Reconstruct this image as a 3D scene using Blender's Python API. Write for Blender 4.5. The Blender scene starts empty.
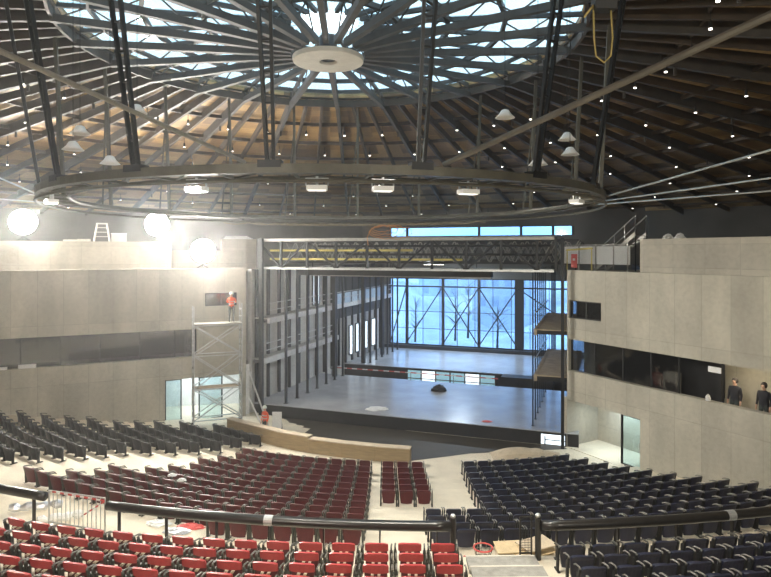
import bpy, bmesh, math, random
from mathutils import Vector, Matrix
random.seed(7)
C = bpy.context.scene.collection
PI = math.pi
EYE = 10.65
F = 600.0
U0, V0 = 385.5, 252.0          # principal column and horizon row of the level camera

# ------------------------------------------------------------------ geometry helpers
class MB:
    """collects shapes in world coordinates and links them as ONE mesh object"""
    def __init__(s): s.v = []; s.f = []; s.m = []; s.cur = 0
    def mat(s, i): s.cur = i; return s
    def add(s, vs, fs):
        b = len(s.v); s.v += [tuple(p) for p in vs]
        for f in fs: s.f.append([b + i for i in f]); s.m.append(s.cur)
        return s
    def hexa(s, p):              # 8 points: bottom 4 ccw, top 4 ccw
        return s.add(p, [(3,2,1,0),(4,5,6,7),(0,1,5,4),(1,2,6,5),(2,3,7,6),(3,0,4,7)])
    def box(s, x0, x1, y0, y1, z0, z1, fn=None):
        p = [(x0,y0,z0),(x1,y0,z0),(x1,y1,z0),(x0,y1,z0),(x0,y0,z1),(x1,y0,z1),(x1,y1,z1),(x0,y1,z1)]
        if fn: p = [fn(*q) for q in p]
        return s.hexa(p)
    def bar(s, p, q, w, h=None, up=(0,0,1)):
        h = h or w
        p = Vector(p); q = Vector(q); d = (q-p)
        if d.length < 1e-6: return s
        d.normalize(); u = Vector(up)
        if abs(d.dot(u)) > .99: u = Vector((1,0,0)) if abs(d.x) < .9 else Vector((0,1,0))
        a = d.cross(u).normalized(); b = a.cross(d).normalized()
        a *= w/2; b *= h/2
        return s.hexa([p-a-b, p+a-b, q+a-b, q-a-b, p-a+b, p+a+b, q+a+b, q-a+b])
    def tube(s, pts, r, n=8, closed=False, caps=True, rr=None):
        pts = [Vector(p) for p in pts]; k = len(pts); vs = []; fs = []
        prev = None
        for i, p in enumerate(pts):
            if closed: d = pts[(i+1) % k] - pts[i-1]
            else: d = pts[min(i+1, k-1)] - pts[max(i-1, 0)]
            d.normalize()
            u = Vector((0,0,1))
            if abs(d.z) > .95: u = Vector((0,1,0)) if prev is None else prev
            a = d.cross(u).normalized(); b = a.cross(d).normalized(); prev = b
            R = rr[i] if rr else r
            for j in range(n):
                t = 2*PI*j/n
                vs.append(p + a*(R*math.cos(t)) + b*(R*math.sin(t)))
        for i in range(k if closed else k-1):
            i2 = (i+1) % k
            for j in range(n):
                j2 = (j+1) % n
                fs.append((i*n+j, i2*n+j, i2*n+j2, i*n+j2))
        if not closed and caps:
            fs.append(tuple(range(n))); fs.append(tuple((k-1)*n+j for j in reversed(range(n))))
        return s.add(vs, fs)
    def lathe(s, prof, c=(0,0,0), n=16, caps=True):       # prof [(r,z)]
        vs = []; fs = []
        for r, z in prof:
            for j in range(n):
                t = 2*PI*j/n; vs.append((c[0]+r*math.cos(t), c[1]+r*math.sin(t), c[2]+z))
        for i in range(len(prof)-1):
            for j in range(n):
                j2 = (j+1) % n
                fs.append((i*n+j, i*n+j2, (i+1)*n+j2, (i+1)*n+j))
        if caps: fs.append(tuple(reversed(range(n)))); fs.append(tuple((len(prof)-1)*n+j for j in range(n)))
        return s.add(vs, fs)
    def prism(s, poly, z0, z1):
        n = len(poly)
        vs = [(x,y,z0) for x,y in poly] + [(x,y,z1) for x,y in poly]
        fs = [tuple(reversed(range(n))), tuple(range(n, 2*n))] + [(i,(i+1)%n,n+(i+1)%n,n+i) for i in range(n)]
        return s.add(vs, fs)
    def build(s, name, mats, parent=None, smooth=False, loc=None, rotz=0.0):
        """vertices are world coordinates (or local ones when loc is given)"""
        me = bpy.data.meshes.new(name)
        off = Vector((0,0,0))
        if loc is None and parent is not None:
            q = parent
            while q is not None: off += q.location; q = q.parent
        me.from_pydata([tuple(Vector(v)-off) for v in s.v], [], s.f)
        if not isinstance(mats, (list, tuple)): mats = [mats]
        for m in mats: me.materials.append(m)
        me.polygons.foreach_set('material_index', s.m)
        if smooth: me.polygons.foreach_set('use_smooth', [True]*len(me.polygons))
        bm = bmesh.new(); bm.from_mesh(me)
        bmesh.ops.recalc_face_normals(bm, faces=bm.faces); bm.to_mesh(me); bm.free()
        me.update()
        o = bpy.data.objects.new(name, me); C.objects.link(o)
        if loc is not None: o.location = loc; o.rotation_euler.z = rotz
        if parent is not None: o.parent = parent
        return o

def tag(o, label=None, cat=None, group=None, kind=None):
    if label: o['label'] = label
    if cat: o['category'] = cat
    if group: o['group'] = group
    if kind: o['kind'] = kind
    return o
def thing(name, label, cat, loc=(0,0,0), group=None, kind=None, rotz=0.0):
    o = bpy.data.objects.new(name, None); C.objects.link(o); o.location = loc; o.rotation_euler.z = rotz
    o.empty_display_size = .2
    return tag(o, label, cat, group, kind)
def copy_tree(o, parent=None):
    c = o.copy(); C.objects.link(c)
    if parent is not None: c.parent = parent
    for ch in KIDS.get(o.name, []): copy_tree(ch, c)
    return c
KIDS = {}
ORD = ['zeroth','first','second','third','fourth','fifth','sixth','seventh','eighth','ninth','tenth','eleventh','twelfth','thirteenth','fourteenth',
       'fifteenth','sixteenth','seventeenth','eighteenth','nineteenth','twentieth','twenty-first','twenty-second','twenty-third','twenty-fourth',
       'twenty-fifth','twenty-sixth','twenty-seventh','twenty-eighth','twenty-ninth','thirtieth','thirty-first','thirty-second']

# where a sight line meets things (used only to read real positions out of the survey of the photograph)
def at(u, v, D): return Vector(((u-U0)/F*D, D, EYE + (V0-v)/F*D))
# stage frame: a across the opening, b into depth
L = Vector((-7.3, 38.0)); TH = math.radians(-19.55)
E1 = Vector((math.cos(TH), math.sin(TH))); E2 = Vector((-math.sin(TH), math.cos(TH)))
def P(a, b, z): q = L + E1*a + E2*b; return Vector((q.x, q.y, z))
def on_b(u, b):                   # a of the sight column u on the plane b
    t = (u-U0)/F; o = L + E2*b
    # o + a*E1 = (t*y, y)
    return (t*o.y - o.x)/(E1.x - t*E1.y)
def on_a(u, a):                   # b of the sight column u on the plane a
    t = (u-U0)/F; o = L + E1*a
    return (t*o.y - o.x)/(E2.x - t*E2.y)

# ------------------------------------------------------------------ materials
def nodes(name):
    m = bpy.data.materials.new(name); m.use_nodes = True
    return m, m.node_tree.nodes, m.node_tree.links, m.node_tree.nodes['Principled BSDF']
def mat(name, col, rough=.6, metal=0.0, var=.15, scale=3.0, bump=0.0, spec=.5, detail=4.0, scale3=None):
    m, N, K, B = nodes(name)
    B.inputs['Roughness'].default_value = rough; B.inputs['Metallic'].default_value = metal
    B.inputs['Specular IOR Level'].default_value = spec
    tc = N.new('ShaderNodeTexCoord'); nz = N.new('ShaderNodeTexNoise'); nz.inputs['Scale'].default_value = scale; nz.inputs['Detail'].default_value = detail
    if scale3:
        mp = N.new('ShaderNodeMapping'); mp.inputs['Scale'].default_value = scale3
        K.new(tc.outputs['Object'], mp.inputs['Vector']); K.new(mp.outputs['Vector'], nz.inputs['Vector'])
    else: K.new(tc.outputs['Object'], nz.inputs['Vector'])
    cr = N.new('ShaderNodeValToRGB')
    cr.color_ramp.elements[0].position = .3; cr.color_ramp.elements[1].position = .7
    cr.color_ramp.elements[0].color = (*[max(0, c*(1-var)) for c in col], 1)
    cr.color_ramp.elements[1].color = (*[min(1, c*(1+var)) for c in col], 1)
    K.new(nz.outputs['Fac'], cr.inputs['Fac']); K.new(cr.outputs['Color'], B.inputs['Base Color'])
    if bump:
        bp = N.new('ShaderNodeBump'); bp.inputs['Strength'].default_value = bump; bp.inputs['Distance'].default_value = .02
        K.new(nz.outputs['Fac'], bp.inputs['Height']); K.new(bp.outputs['Normal'], B.inputs['Normal'])
    return m
def concrete(name, col, w=1.25, h=3.3, joint=.72, offset=0.0, axis='xz'):
    m, N, K, B = nodes(name)
    B.inputs['Roughness'].default_value = .75
    tc = N.new('ShaderNodeTexCoord'); sp = N.new('ShaderNodeSeparateXYZ'); cb = N.new('ShaderNodeCombineXYZ')
    K.new(tc.outputs['Object'], sp.inputs[0])
    K.new(sp.outputs['X'], cb.inputs['X']); K.new(sp.outputs['Z' if axis == 'xz' else 'Y'], cb.inputs['Y'])
    br = N.new('ShaderNodeTexBrick'); br.offset = offset; br.inputs['Scale'].default_value = 1.0
    br.inputs['Brick Width'].default_value = w; br.inputs['Row Height'].default_value = h
    br.inputs['Mortar Size'].default_value = .016; br.inputs['Mortar Smooth'].default_value = .5; br.inputs['Bias'].default_value = 0
    br.inputs['Color1'].default_value = (1,1,1,1); br.inputs['Color2'].default_value = (.86,.86,.87,1); br.inputs['Mortar'].default_value = (joint,)*3 + (1,)
    K.new(cb.outputs[0], br.inputs['Vector'])
    n1 = N.new('ShaderNodeTexNoise'); n1.inputs['Scale'].default_value = .7; n1.inputs['Detail'].default_value = 7
    n2 = N.new('ShaderNodeTexNoise'); n2.inputs['Scale'].default_value = 5; n2.inputs['Detail'].default_value = 6
    mp = N.new('ShaderNodeMapping'); mp.inputs['Scale'].default_value = (1,1,.35)
    K.new(tc.outputs['Object'], mp.inputs[0]); K.new(mp.outputs[0], n1.inputs['Vector']); K.new(tc.outputs['Object'], n2.inputs['Vector'])
    cr = N.new('ShaderNodeValToRGB'); cr.color_ramp.elements[0].position = .32; cr.color_ramp.elements[1].position = .68
    cr.color_ramp.elements[0].color = (*[c*.80 for c in col],1); cr.color_ramp.elements[1].color = (*[min(1,c*1.13) for c in col],1)
    K.new(n1.outputs['Fac'], cr.inputs['Fac'])
    c2 = N.new('ShaderNodeValToRGB'); c2.color_ramp.elements[0].position = .3; c2.color_ramp.elements[1].position = .6
    c2.color_ramp.elements[0].color = (.88,.88,.88,1); c2.color_ramp.elements[1].color = (1,1,1,1)
    K.new(n2.outputs['Fac'], c2.inputs['Fac'])
    m1 = N.new('ShaderNodeMixRGB'); m1.blend_type = 'MULTIPLY'; m1.inputs[0].default_value = 1
    m2 = N.new('ShaderNodeMixRGB'); m2.blend_type = 'MULTIPLY'; m2.inputs[0].default_value = 1
    K.new(cr.outputs[0], m1.inputs[1]); K.new(br.outputs['Color'], m1.inputs[2]); K.new(m1.outputs[0], m2.inputs[1]); K.new(c2.outputs[0], m2.inputs[2])
    K.new(m2.outputs[0], B.inputs['Base Color'])
    bp = N.new('ShaderNodeBump'); bp.inputs['Strength'].default_value = .15; bp.inputs['Distance'].default_value = .02
    K.new(n2.outputs['Fac'], bp.inputs['Height']); K.new(bp.outputs['Normal'], B.inputs['Normal'])
    return m
def emit(name, col, s):
    m, N, K, B = nodes(name)
    B.inputs['Base Color'].default_value = (*col,1); B.inputs['Emission Color'].default_value = (*col,1); B.inputs['Emission Strength'].default_value = s
    return m
def glass(name, tint, alpha_gloss=.08):
    m = bpy.data.materials.new(name); m.use_nodes = True; N = m.node_tree.nodes; K = m.node_tree.links; N.clear()
    out = N.new('ShaderNodeOutputMaterial'); tr = N.new('ShaderNodeBsdfTransparent'); gl = N.new('ShaderNodeBsdfGlossy'); mx = N.new('ShaderNodeMixShader')
    tr.inputs['Color'].default_value = (*tint,1); gl.inputs['Roughness'].default_value = .05
    mx.inputs[0].default_value = alpha_gloss; K.new(tr.outputs[0], mx.inputs[1]); K.new(gl.outputs[0], mx.inputs[2]); K.new(mx.outputs[0], out.inputs[0])
    return m
def planks():
    """timber roof lining: boards round the roof, running between the rafters"""
    m, N, K, B = nodes('timber_boards'); B.inputs['Roughness'].default_value = .6
    tc = N.new('ShaderNodeTexCoord'); sp = N.new('ShaderNodeSeparateXYZ'); K.new(tc.outputs['Object'], sp.inputs[0])
    def M(op, a, b=None):
        n = N.new('ShaderNodeMath'); n.operation = op
        for i, x in enumerate((a, b)):
            if x is None: continue
            if isinstance(x, (int, float)): n.inputs[i].default_value = x
            else: K.new(x, n.inputs[i])
        return n.outputs[0]
    r = M('SQRT', M('ADD', M('MULTIPLY', sp.outputs['X'], sp.outputs['X']), M('MULTIPLY', sp.outputs['Y'], sp.outputs['Y'])))
    th = M('ARCTAN2', sp.outputs['Y'], sp.outputs['X'])
    seg = M('FLOOR', M('MULTIPLY', th, 72/(2*PI))); brd = M('FLOOR', M('MULTIPLY', r, 1/.9))
    cb = N.new('ShaderNodeCombineXYZ'); K.new(seg, cb.inputs[0]); K.new(brd, cb.inputs[1])
    wn = N.new('ShaderNodeTexWhiteNoise'); wn.noise_dimensions = '2D'; K.new(cb.outputs[0], wn.inputs['Vector'])
    cr = N.new('ShaderNodeValToRGB'); e = cr.color_ramp.elements
    e[0].position = 0; e[0].color = (.11,.060,.020,1); e[1].position = 1; e[1].color = (.40,.245,.085,1)
    x = e.new(.45); x.color = (.28,.165,.055,1)
    K.new(wn.outputs['Value'], cr.inputs['Fac'])
    fr = M('FRACT', M('MULTIPLY', r, 1/.3)); ln = M('GREATER_THAN', fr, .1)
    cb2 = N.new('ShaderNodeCombineXYZ'); K.new(M('MULTIPLY', r, 9.0), cb2.inputs[0]); K.new(M('MULTIPLY', th, 14.0), cb2.inputs[1])
    nz = N.new('ShaderNodeTexNoise'); nz.inputs['Scale'].default_value = 1.0; nz.inputs['Detail'].default_value = 5; K.new(cb2.outputs[0], nz.inputs['Vector'])
    f = M('MULTIPLY', M('ADD', M('MULTIPLY', ln, .35), .65), M('ADD', M('MULTIPLY', nz.outputs['Fac'], .7), .62))
    mx = N.new('ShaderNodeMixRGB'); mx.blend_type = 'MULTIPLY'; mx.inputs[0].default_value = 1
    K.new(cr.outputs[0], mx.inputs[1]); K.new(f, mx.inputs[2]); K.new(mx.outputs[0], B.inputs['Base Color'])
    return m

CONC = concrete('board_marked_concrete', (.46,.43,.35))
CONC2 = concrete('pale_precast_concrete', (.52,.48,.39), w=1.6, h=1.1)
CONCW = concrete('side_stage_concrete', (.52,.51,.47), w=1.4, h=2.4)
FLOORM = mat('screed_concrete', (.68,.61,.48), .8, var=.12, scale=.8, detail=8, bump=.06)
STEPM = mat('raw_step_concrete', (.30,.29,.26), .85, var=.2, scale=6, detail=8, bump=.1)
NOSE = mat('pale_nosing', (.62,.58,.5), .7, var=.08)
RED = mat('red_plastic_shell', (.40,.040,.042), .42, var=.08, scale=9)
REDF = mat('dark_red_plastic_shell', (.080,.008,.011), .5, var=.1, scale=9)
NAVY = mat('navy_plastic_shell', (.009,.011,.031), .45, var=.15, scale=9)
CHAR = mat('charcoal_plastic_shell', (.016,.017,.021), .5, var=.15, scale=9)
LEGM = mat('grey_green_cast_metal', (.055,.058,.048), .5, .3, var=.2, scale=14)
ARMM = mat('grey_armrest', (.12,.116,.10), .5, .1, var=.15, scale=12)
BEIGE = mat('beige_bracket', (.50,.43,.31), .6, var=.1, scale=12)
DARK = mat('dark_painted_steel', (.011,.012,.013), .5, .3, var=.25, scale=5)
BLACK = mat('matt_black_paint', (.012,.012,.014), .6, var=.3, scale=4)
RAILM = mat('black_lacquered_rail', (.022,.020,.018), .28, .2, var=.2, scale=7, spec=.7)
STEEL = mat('grey_steel', (.30,.29,.26), .45, .5, var=.15, scale=6)
TIEM = mat('grey_brown_tie_tube', (.16,.145,.12), .45, .4, var=.2, scale=2)
RINGM = mat('olive_grey_ring_steel', (.085,.08,.06), .5, .3, var=.2, scale=3)
GALV = mat('galvanised_tube', (.52,.53,.52), .4, .6, var=.12, scale=10)
WHITE = mat('white_enamel', (.75,.75,.73), .5, var=.05)
CREAM = mat('cream_hub_paint', (.60,.57,.50), .5, var=.06)
RAFT = mat('rafter_steel', (.042,.028,.016), .6, .1, var=.3, scale=2, detail=6)
RAFTG = mat('skylight_truss_steel', (.045,.040,.035), .6, .1, var=.25, scale=2, detail=6)
DECK = planks()
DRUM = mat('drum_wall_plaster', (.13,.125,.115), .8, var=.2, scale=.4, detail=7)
STAGE = mat('stage_boards', (.38,.385,.40), .24, var=.14, scale=.7, detail=8, bump=.03, scale3=(1,1,1))
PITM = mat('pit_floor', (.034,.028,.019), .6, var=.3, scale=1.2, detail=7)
PLY = mat('raw_plywood', (.30,.22,.12), .65, var=.18, scale=3, detail=6, scale3=(.6,.6,5))
PLYD = mat('gallery_plywood', (.34,.27,.18), .7, var=.25, scale=1.6, detail=7)
YEL = mat('yellow_rail_and_lit_pipe', (.62,.52,.16), .5, var=.1)
TAPE = mat('red_tape', (.62,.10,.09), .5, var=.1)
TARP = mat('beige_tarp', (.52,.43,.31), .8, var=.12, scale=2.5, bump=.2)
CARD = mat('cardboard', (.55,.43,.26), .85, var=.12, scale=4)
SILVER = mat('silver_foil', (.62,.63,.66), .3, .7, var=.2, scale=8)
GLASSD = glass('dark_gallery_glass', (.52,.53,.55))
GLASSC = glass('clear_glass', (.80,.90,.92))
GLASSB = glass('blue_window_glass', (.50,.68,.90))
SKYG = glass('skylight_glass', (.60,.68,.72))
STRIPG = glass('strip_window_glass', (.70,.88,1.0))
PALEB = mat('pale_gallery_edge', (.62,.62,.60), .6, var=.08)
LAMPW = emit('lit_flood_face', (1.0,.97,.9), 60)
LAMPS = emit('lit_spot_face', (1.0,.93,.82), 7)
LAMPR = emit('lit_ring_lamp', (1.0,.98,.92), 40)
LITWIN = emit('lit_white_window', (.82,.93,1.0), 1.6)
LITTEAL = emit('lit_teal_window', (.30,.52,.62), .7)
ORANGE = mat('orange_safety_vest', (.85,.13,.05), .7, var=.08)
TROUS = mat('dark_trousers', (.035,.045,.042), .85, var=.2)
SKIN = mat('skin', (.50,.30,.21), .6, var=.06)
HELM = mat('pale_hard_hat', (.62,.68,.60), .35, var=.04)
COATD = mat('dark_coat', (.012,.012,.018), .85, var=.25)
COATR = mat('dark_red_coat', (.34,.03,.035), .8, var=.2)
HAIR = mat('dark_hair', (.02,.015,.012), .7)
HILLM = mat('snowy_ground', (.74,.78,.84), .9, var=.35, scale=.12, detail=9)
FARW = mat('far_window', (.46,.52,.60), .5)
BLDM = mat('far_building_render', (.68,.73,.78), .9, var=.15, scale=.3)

# ------------------------------------------------------------------ hall shell
CEN = Vector((-2.1, 22.0))
RD = 42.0
def zroof(r): return EYE + 7.96 - .126*(r - 8.8)
def cp(r, th, z): return Vector((CEN.x + r*math.cos(th), CEN.y + r*math.sin(th), z))

# seating bowl: rows are arcs about S
S = Vector((2.0, 51.0))
def sp(r, phi, z): return Vector((S.x - r*math.sin(phi), S.y - r*math.cos(phi), z))
FZ = .24
def rowz(k): return FZ if k <= 0 else FZ + .1*k + .0155*k*(k-1)/2
def extra(x): return max(0.0, (-6.0 - x))*.06
def lift(x): return extra(x)

fl = MB()
NPH = 60; PH0, PH1 = math.radians(-62), math.radians(74)
def warp(r, ph): return 0.0 if r < 36.8 else .45*max(0.0, min(1.0, (ph - .035)/.245))
def lift_r(x, r): return lift(x)*max(0.0, min(1.0, (36.4 - r)/1.8))
def ringpair(rA, zA, rB, zB):
    vs = []; fs = []
    for j in range(NPH+1):
        ph = PH0 + (PH1-PH0)*j/NPH
        a = sp(rA + warp(rA, ph), ph, 0); b = sp(rB + warp(rB, ph), ph, 0)
        vs.append((a.x, a.y, zA + lift_r(a.x, rA))); vs.append((b.x, b.y, zB + lift_r(b.x, rB)))
    for j in range(NPH): fs.append((2*j, 2*j+1, 2*j+3, 2*j+2))
    fl.add(vs, fs)
ringpair(16.0, FZ, 23.55, FZ)
for k in range(1, 12):
    r0 = 22.55 + k
    ringpair(r0, rowz(k-1), r0, rowz(k)); ringpair(r0, rowz(k), r0+1.0, rowz(k))
UZ = 3.18; UR0 = 37.05; UDR = .74; UDZ = .14
ringpair(34.55, rowz(11), 34.55, 2.3); ringpair(34.55, 2.3, 36.3, 2.3); ringpair(36.3, 2.3, 36.3, UZ)
ringpair(36.3, UZ, UR0 + .38, UZ)
rr_ = UR0 + .38
for k in range(1, 15):
    ringpair(rr_, UZ+UDZ*(k-1), rr_, UZ+UDZ*k); ringpair(rr_, UZ+UDZ*k, rr_+UDR, UZ+UDZ*k); rr_ += UDR
floor = tag(fl.build('floor', FLOORM), 'pale screeded concrete floor stepping up in seating terraces', 'floor', kind='structure')
gr = MB(); gr.prism([(CEN.x + 44*math.cos(2*PI*i/48), CEN.y + 44*math.sin(2*PI*i/48)) for i in range(48)], -1.9, -1.7)
tag(gr.build('floor_base', FLOORM), 'concrete ground slab under the stage and terraces', 'floor', kind='structure')
pf = MB(); pf.prism([(-8.3,33.75),(-6.9,32.95),(-4.0,31.25),(1.2,29.85),(4.4,31.0),(9.6,31.7),(9.55,32.0),(-7.35,37.98),(-8.3,37.3)], FZ+.004, FZ+.012)
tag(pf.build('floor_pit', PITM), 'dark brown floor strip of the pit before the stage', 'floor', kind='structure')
# gallery floor the photographer stands on
gb = MB(); gb.box(-14, 14, -9, .9, 8.75, 9.05)
tag(gb.build('floor_gallery', FLOORM), 'concrete gallery floor above the rear seats', 'floor', kind='structure')

# drum wall with the stage opening left free
dw = MB()
def ang(p): return math.atan2(p.y-CEN.y, p.x-CEN.x)
aL = ang(P(-2.2, 24.6, 0)); aR = ang(P(22.6, 24.6, 0))
n = 72; lo_, hi_ = aL, aR + 2*PI
vs = []; fs = []
for j in range(n+1):
    th = lo_ + (hi_-lo_)*j/n
    for r, z in ((RD,-1.8),(RD,zroof(RD)),(RD+.4,zroof(RD)),(RD+.4,-1.8)): vs.append(cp(r, th, z))
for j in range(n):
    for q in range(4): fs.append((4*j+q, 4*j+(q+1)%4, 4*j+4+(q+1)%4, 4*j+4+q))
dw.add(vs, fs)
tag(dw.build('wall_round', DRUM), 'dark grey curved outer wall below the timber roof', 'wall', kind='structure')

# ceiling: timber cone, rafters, skylight, hub
NR = 72
ce = MB(); vs = []; fs = []
rs = [8.9, 15, 22, 29, 36, RD+.6]
for j in range(NR):
    th = 2*PI*(j+.5)/NR
    for r in rs: vs.append(cp(r, th, zroof(r)))
    for r in rs: vs.append(cp(r, th, zroof(r)+.22))
m_ = len(rs)
for j in range(NR):
    a = 2*m_*j; b = 2*m_*((j+1) % NR)
    for i in range(m_-1):
        fs.append((a+i, a+i+1, b+i+1, b+i)); fs.append((a+m_+i, b+m_+i, b+m_+i+1, a+m_+i+1))
    fs.append((a, b, b+m_, a+m_)); fs.append((a+m_-1, a+2*m_-1, b+2*m_-1, b+m_-1))
ce.add([Vector(v) - Vector((CEN.x, CEN.y, 0)) for v in vs], fs)
ceiling = tag(ce.build('ceiling', DECK, loc=(CEN.x, CEN.y, 0)), 'round timber boarded roof with radial rafters around a glazed skylight', 'ceiling', kind='structure')
HUBZ = EYE + 7.04
for j in range(NR):
    th = 2*PI*(j+.5)/NR; m = MB()
    main = (j % 3 == 0)
    d = Vector((-math.sin(th), math.cos(th), 0))
    # outer rafter under the boards
    m.bar(cp(9.0, th, zroof(9.0)-.26), cp(RD-.1, th, zroof(RD-.1)-.26), .17 if main else .13, .5 if main else .36)
    # bracket feet along the rafter
    if main:
        for r in (13, 19, 25, 31, 37): m.bar(cp(r, th, zroof(r)-.5), cp(r, th, zroof(r)-.78), .09)
        # lattice rafter below the skylight
        rt = [1.45, 3.2, 5.1, 7.0, 8.95]
        zt = lambda r: EYE + 8.30 - (r-1.25)*.045
        zb = lambda r: HUBZ + .24 + (r-1.25)*.03
        m.bar(cp(1.36, th, zb(1.36)), cp(9.1, th, zb(9.1)), .20, .24)
        m.bar(cp(1.36, th, zt(1.36)), cp(9.1, th, zt(9.1)), .14, .14)
        for i in range(4):
            mid = (rt[i]+rt[i+1])/2
            m.bar(cp(rt[i], th, zb(rt[i])), cp(mid, th, zt(mid)), .045); m.bar(cp(mid, th, zt(mid)), cp(rt[i+1], th, zb(rt[i+1])), .045)
        m.bar(cp(9.05, th, zb(9.05)-.1), cp(9.05, th, zroof(9)), .14)
    m.build('rafter', RAFTG if main else RAFT, ceiling)
# concentric purlins
for r, h in ((9.05,.34),(12.5,.18),(16,.18),(19.5,.18),(23,.18),(27,.18),(31,.18),(35,.18),(39,.18)):
    m = MB()
    for j in range(NR):
        t0 = 2*PI*(j+.5)/NR; t1 = 2*PI*(j+1.5)/NR
        m.bar(cp(r,t0,zroof(r)-.10-h/2), cp(r,t1,zroof(r)-.10-h/2), .10, h)
    m.build('purlin', RAFT, ceiling)
for r in (2.6, 4.4, 6.4, 8.0):
    m = MB()
    for j in range(24):
        t0 = 2*PI*(3*j+.5)/NR; t1 = 2*PI*(3*j+3.5)/NR; z = EYE + 8.30 - (r-1.25)*.045
        m.bar(cp(r,t0,z), cp(r,t1,z), .14 if r != 8.0 else .08, .18)
    m.build('glazing_bar', RAFTG, ceiling)
for j in range(24):
    t0 = 2*PI*(3*j+.5)/NR; t1 = 2*PI*(3*j+3.5)/NR
    zz = lambda r: EYE + 8.40 - (r-1.25)*.045
    m = MB(); q = [cp(1.1,t0,zz(1.1)), cp(9.15,t0,zz(9.15)), cp(9.15,t1,zz(9.15)), cp(1.1,t1,zz(1.1))]
    m.hexa(q + [p + Vector((0,0,.03)) for p in q]); m.build('skylight_pane', SKYG, ceiling)
m = MB()
for j in range(36):
    t0 = 2*PI*(2*j+.5)/NR; t1 = 2*PI*(2*j+2.5)/NR
    m.hexa([cp(8.95,t0,zroof(9)-.05), cp(9.15,t0,zroof(9)-.05), cp(9.15,t1,zroof(9)-.05), cp(8.95,t1,zroof(9)-.05),
            cp(8.95,t0,EYE+8.2), cp(9.15,t0,EYE+8.2), cp(9.15,t1,EYE+8.2), cp(8.95,t1,EYE+8.2)])
m.build('skylight_kerb', RAFT, ceiling)
m = MB(); m.lathe([(.33,0),(1.28,0),(1.30,.06),(1.30,.16),(.33,.16),(.33,0)], (CEN.x,CEN.y,HUBZ-.08), 40, caps=False); m.build('hub_plate', CREAM, ceiling)
m = MB(); m.lathe([(.31,.1),(.325,.14),(.325,.9),(.31,.95)], (CEN.x,CEN.y,HUBZ-.08), 24); m.build('hub_core', BLACK, ceiling)

# ------------------------------------------------------------------ side walls (local x along the wall, y outwards)
WL0 = Vector((-36.0, 24.87)); WLd = Vector((.9083,.4183)).normalized(); WLn = Vector((-WLd.y, WLd.x))
def WL(s, o, z): q = WL0 + WLd*s + WLn*o; return Vector((q.x, q.y, z))
def sL(u, off=0.0):
    t = (u-U0)/F; o = WL0 + WLn*off
    return (t*o.y - o.x)/(WLd.x - t*WLd.y)
sEnd = sL(246)
rotL = math.atan2(WLd.y, WLd.x)
def wallobj(name, boxes, m, base, rot, label):
    b = MB()
    for q in boxes: b.box(*q)
    return tag(b.build(name, m, loc=(base.x, base.y, 0), rotz=rot), label, 'wall', kind='structure')
sd0, sd1 = sL(165), sL(241); sb = sL(197); sw0, sw1 = sL(205), sL(237)
TH_ = .35
wallobj('wall_left', [
    (0, sd0, 0, TH_, -.2, 4.33), (sd0, sd1, 0, TH_, 3.06, 4.33), (sd1, sEnd, 0, TH_, -.2, 4.33),
    (sb, sEnd, 0, TH_, 4.33, 6.0),
    (0, sw0, 0, TH_, 6.0, 9.66), (sw0, sw1, 0, TH_, 6.0, 7.35), (sw0, sw1, 0, TH_, 8.15, 9.66), (sw1, sEnd, 0, TH_, 6.0, 9.66),
    (sw0, sw1, .30, .34, 7.3, 8.2)], CONC, WL0, rotL, 'beige concrete wall with dark ribbon gallery behind the dark grey seats')
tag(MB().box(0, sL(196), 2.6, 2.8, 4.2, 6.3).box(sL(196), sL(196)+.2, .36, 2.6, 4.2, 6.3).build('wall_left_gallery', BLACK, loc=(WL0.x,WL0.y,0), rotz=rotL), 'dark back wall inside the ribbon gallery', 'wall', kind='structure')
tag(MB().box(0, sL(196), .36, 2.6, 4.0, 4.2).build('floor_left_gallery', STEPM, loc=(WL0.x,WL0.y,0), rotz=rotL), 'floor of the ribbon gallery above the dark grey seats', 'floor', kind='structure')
tag(MB().box(0, sEnd, .36, 4.0, 9.2, 9.6).build('floor_left_terrace', CONC2, loc=(WL0.x,WL0.y,0), rotz=rotL), 'concrete terrace slab carrying the floodlights', 'floor', kind='structure')
sU = sL(171, 2.0)
wallobj('wall_left_upper', [(0, sU, 2.0, 2.4, 9.6, 11.28)], CONC2, WL0, rotL, 'pale set-back concrete parapet below the floodlights')
wallobj('wall_left_end', [(sL(222,4.6), sL(258,4.6), 4.6, 5.0, 9.3, 11.55), (sL(172,3.0), sL(246,3.0), 3.0, 3.3, 9.6, 10.75)], CONC2, WL0, rotL, 'pale low concrete block between parapet and truss bridge')
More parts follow.
